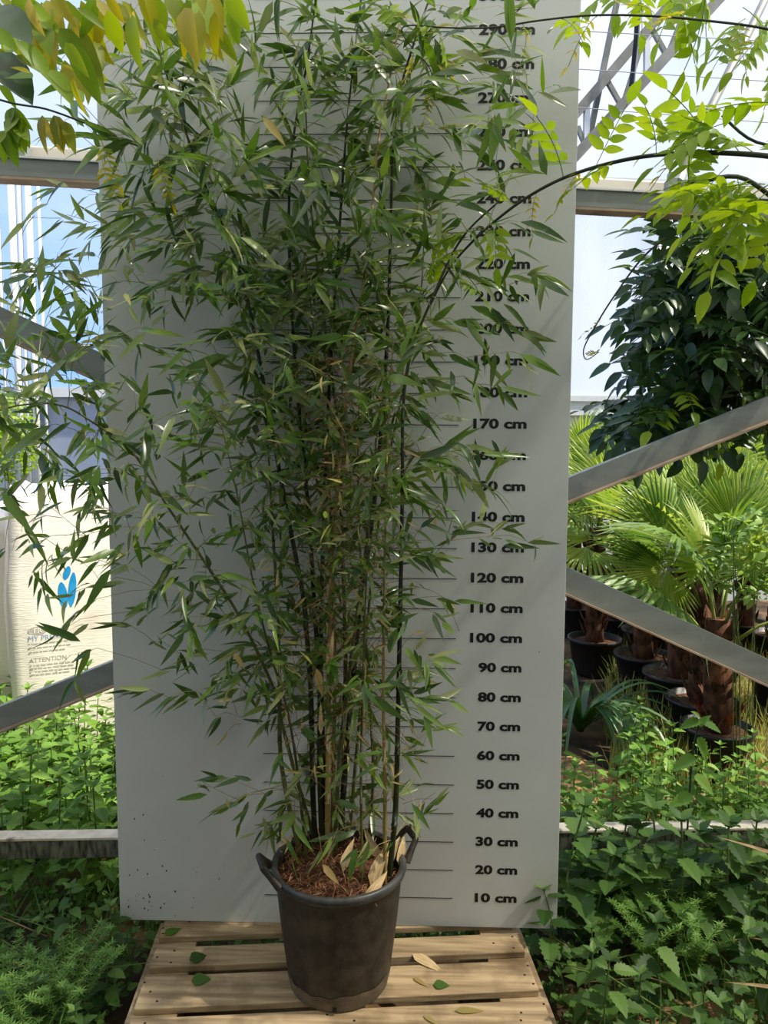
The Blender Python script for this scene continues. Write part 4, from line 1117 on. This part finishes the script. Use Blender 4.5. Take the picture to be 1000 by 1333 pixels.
# one tall dark nettle in front of the pot
e = empty('tall_nettle', (at(902, .32), .32, 0), 'tall thin dark-stemmed nettle standing before the nearest palm pot', 'weed')
P = [Vector((e.location.x, .32, -.01)), ony(900, 1000, .32), ony(912, 935, .32)]
b = MB(); b.tube(catmull(P, 5), .004, 6); b.build('stem', M['vine'], e, smooth=True)
for (u, v, du, dv, s) in ((912, 938, -32, 8, .085), (912, 938, 34, 14, .085), (910, 945, 12, -14, .06), (908, 960, 22, 40, .1), (905, 985, -30, 15, .1), (904, 1010, 26, 20, .1), (902, 1035, -30, 12, .1), (912, 935, -12, -14, .05)):
    p = ony(u, v, .31); q = ony(u + du, v + dv, .29); inst('leaf', NLM['nettle'], mtx(p, q - p, Vector((0, -.5, 1)), s), e)
# ground cover and grass (uncountable)
def cover(name, n, xr, yr, ok, mt, hr, label, sz, grass=0.0, gm='grass_dry', seed=5):
    rs = random.Random(seed); b = MB(); g = MB()
    for i in range(n):
        x = rs.uniform(*xr); y = rs.uniform(*yr)
        if not ok(x, y): continue
        z = gz(x, y) + rs.uniform(0, hr)
        if rs.random() < grass:
            h = rs.uniform(.08, .28); d = Vector((rs.gauss(0, .3), rs.gauss(0, .3), 1)).normalized()
            g.add(*blade(4, .035, rs.uniform(0, .5), .2), mtx(Vector((x, y, gz(x, y))), d, Vector((rs.gauss(0, 1), -1, .2)), h))
        else:
            a = rs.uniform(0, 2 * pi); d = Vector((cos(a), sin(a), rs.gauss(.1, .4)))
            b.add(*blade(4, rs.uniform(.35, .75), .2, .25), mtx(Vector((x, y, z)), d, Vector((rs.gauss(0, .3), rs.gauss(-.3, .3), 1)), sz * rs.uniform(.5, 1.3)))
    tag(b.build(name, M[mt]), label, 'weeds', kind='stuff')
    if g.v: tag(g.build('grass', M[gm]), label.replace('leaves', 'grass blades').replace('weed', 'grass'), 'grass', kind='stuff')
cover('ground_cover', 5200, (-2.3, -.5), (.2, 2.2), lambda x, y: inview(x, y), 'cover_lt', .22, 'small sunlit weed leaves between the nettles at left', .05, .15, 'cover_lt', 1)
cover('ground_cover', 5200, (.6, 2.6), (.25, 2.0), lambda x, y: ok_r(x, y), 'cover_lt', .16, 'small weed leaves between the nettles at right', .045, .2, 'grass_dry', 2)
cover('ground_cover', 2400, (-1.7, -.64), (-.8, .3), lambda x, y: inview(x, y, .1, 60), 'cover', .11, 'small shaded weed leaves left of the pallet', .035, .1, 'cover', 3)
cover('ground_cover', 2800, (.68, 1.9), (-.8, .35), lambda x, y: inview(x, y, .1, 60), 'cover', .11, 'small shaded weed leaves right of the pallet', .036, .08, 'cover', 4)
cover('ground_cover', 1500, (-.7, .7), (.05, .5), lambda x, y: True, 'cover', .08, 'small weed leaves behind the board', .04, .3, 'cover', 8)
cover('ground_cover', 9000, (.7, 4.0), (1.3, 4.0), lambda x, y: inview(x, y) and pj((x, y, 0))[0] > 790 , 'cover_lt', .03, 'low pale weed leaves among the palm pots', .03, .8, 'grass_dry', 6)
# bare soil patch
pc = gpt(765, 1018); b = MB(); b.v.append((pc.x, pc.y, .03))
for r in range(1, 7):
    for j in range(30):
        a = 2 * pi * j / 30; q = r / 6; k = 1 + .25 * noise.noise(Vector((cos(a) * 2, sin(a) * 2, 3)))
        b.v.append((pc.x + .2 * q * k * cos(a) - .02, pc.y + .36 * q * k * sin(a), .035 * (1 - q * q) - .015 * (q > .95) + .012 * noise.noise(Vector((q * 9 * cos(a), q * 9 * sin(a), 1)))))
for j in range(30): b.f.append((0, 1 + j, 1 + (j + 1) % 30))
for r in range(5):
    for j in range(30):
        q = 1 + r * 30; b.f.append((q + j, q + 30 + j, q + 30 + (j + 1) % 30, q + (j + 1) % 30))
tag(b.build('soil_heap', M['bare_soil'], None, smooth=True), 'bare patch of light brown soil with straw beside the board', 'soil', kind='stuff')
# dead stems at left and right
for i in range(26):
    lf_ = i % 2 == 0
    x = rs.uniform(-1.15, -.66) if lf_ else rs.uniform(.72, 1.3); y = rs.uniform(-.5, .05); L_ = rs.uniform(.2, .5); a = rs.uniform(-.6, .6) + (pi if rs.random() < .5 else 0)
    p = Vector((x, y, .03 + rs.random() * .05)); q = p + Vector((cos(a) * L_, sin(a) * L_ * .6, rs.uniform(.0, .16)))
    b = MB(); b.tube([p, (p + q) / 2 + Vector((0, 0, .04)), q], [.003, .0025, .0015], 5)
    tag(b.build('dead_stem', M['dead_stem'] if rs.random() < .6 else M['stem'], smooth=True), 'dry weed stem lying in the growth %s of the pallet' % ('left' if lf_ else 'right'), 'stem', 'dry stems %s of the pallet' % ('left' if lf_ else 'right'))

# ------------------------------------------------------------------ shrubs
def shrub(name, cx, cy, cz, rx, ry, rz, n, ln, w, mt, label, seed, root=True):
    rs = random.Random(seed); e = empty(name, (cx, cy, 0), label, 'shrub')
    b = MB()
    for i in range(n):
        a = rs.uniform(0, 2 * pi); z = rs.uniform(-1, 1); q = rs.random() ** .4; s = math.sqrt(1 - z * z)
        p = Vector((cx + rx * q * s * cos(a), cy + ry * q * s * sin(a), cz + rz * q * z)); d = Vector((rs.gauss(0, 1), rs.gauss(0, 1), rs.gauss(-.1, .6)))
        b.add(*oval(5, w), mtx(p, d, Vector((rs.gauss(0, .4), rs.gauss(-.4, .4), 1)), ln * rs.uniform(.6, 1.2)))
    tag(b.build('foliage', M[mt], e, smooth=True), kind='stuff')
    for i in range(7):
        q = Vector((cx + rs.uniform(-.6, .6) * rx, cy + rs.uniform(-.6, .6) * ry, cz + rz * rs.uniform(.2, .8)))
        b = MB(); b.tube(catmull([Vector((cx + rs.uniform(-.05, .05), cy, -.02)), Vector(((cx + q.x) / 2, cy, cz * .6)), q], 4), [.003] * 5 + [.002] * 4, 5); b.build('stem', M['stem'], e, smooth=True)
    return e
p = ony(960, 720, 1.35); shrub('rose_shrub', p.x + .08, 1.35, p.z, .27, .25, .26, 330, .06, .55, 'shrub', 'loose pale green shrub in front of the palm crowns at right', 33)
p = ony(10, 570, 4.3); shrub('leafy_shrub', p.x - .1, 4.3, p.z, .42, .4, .42, 1500, .07, .5, 'wist', 'sunlit yellow-green shrub behind the white bags', 34)

# cleavers: thin stems with whorls of narrow leaves
def cleaver(x, y, H, seed, label, group):
    rs = random.Random(seed); e = empty('cleavers', (x, y, 0), label, 'weed', group)
    st = MB(); lv = MB()
    for k in range(7):
        a = rs.uniform(0, 2 * pi); h = H * rs.uniform(.6, 1.1)
        P = [Vector((x, y, -.01)), Vector((x + cos(a) * .04, y + sin(a) * .04, h * .55)), Vector((x + cos(a) * .13, y + sin(a) * .13, h))]
        C3 = catmull(P, 7); st.tube(C3, .0012, 3, False)
        for i in range(2, len(C3)):
            for w in range(7):
                b_ = 2 * pi * w / 7; lv.add(*blade(3, .2, .1, .2), mtx(C3[i], Vector((cos(b_), sin(b_), .35)), Vector((0, 0, 1)), rs.uniform(.014, .028)))
    st.build('stem', M['stem'], e); tag(lv.build('leaf_whorls', M['cover_lt'], e), kind='stuff')
rs = random.Random(51)
for i in range(8):
    p = onz(rs.uniform(0, 110), rs.uniform(1250, 1345), .12)
    cleaver(p.x, p.y, rs.uniform(.16, .26), 200 + i, 'feathery light green weed at the lower left corner', 'feathery weeds at lower left')
for i in range(5):
    p = onz(rs.uniform(805, 920), rs.uniform(1140, 1215), .2)
    cleaver(p.x, p.y, rs.uniform(.2, .32), 230 + i, 'feathery light green weed amid the shaded nettles at right', 'feathery weeds at right')

# dry pointed leaves poking in from the right edge, and a white plant label
for (u0, v0, u1, v1, y, lb) in ((1060, 1130, 938, 1086, -.1, 'long reddish dry leaf tip above the nettles at the right edge'), (1080, 1296, 946, 1275, -.45, 'long reddish dry leaf tip low at the right edge')):
    p = ony(u0, v0, y); q = ony(u1, v1, y); d = q - p
    b = MB(); b.add(*blade(6, .05, .05, .5)); o = b.build('dry_leaf_tip', M['dead_stem'], smooth=True); o.matrix_basis = mtx(p, d, Vector((0, -.5, 1)), d.length); tag(o, lb, 'leaf')
p = gpt(814, 965); e = empty('plant_label', p, 'small white curled plant label standing by the strap leaves', 'label')
b = MB()
for i in range(7):
    a = -1 + 2 * i / 6
    b.v += [(p.x + .045 * sin(a), p.y - .02 * cos(a), .02), (p.x + .05 * sin(a) - .02, p.y - .02 * cos(a), .16 + .02 * i / 6)]
    if i: k = (i - 1) * 2; b.f.append((k, k + 2, k + 3, k + 1))
o = b.build('label_strip', M['white_steel'], e); o.modifiers.new('solid', 'SOLIDIFY').thickness = .002
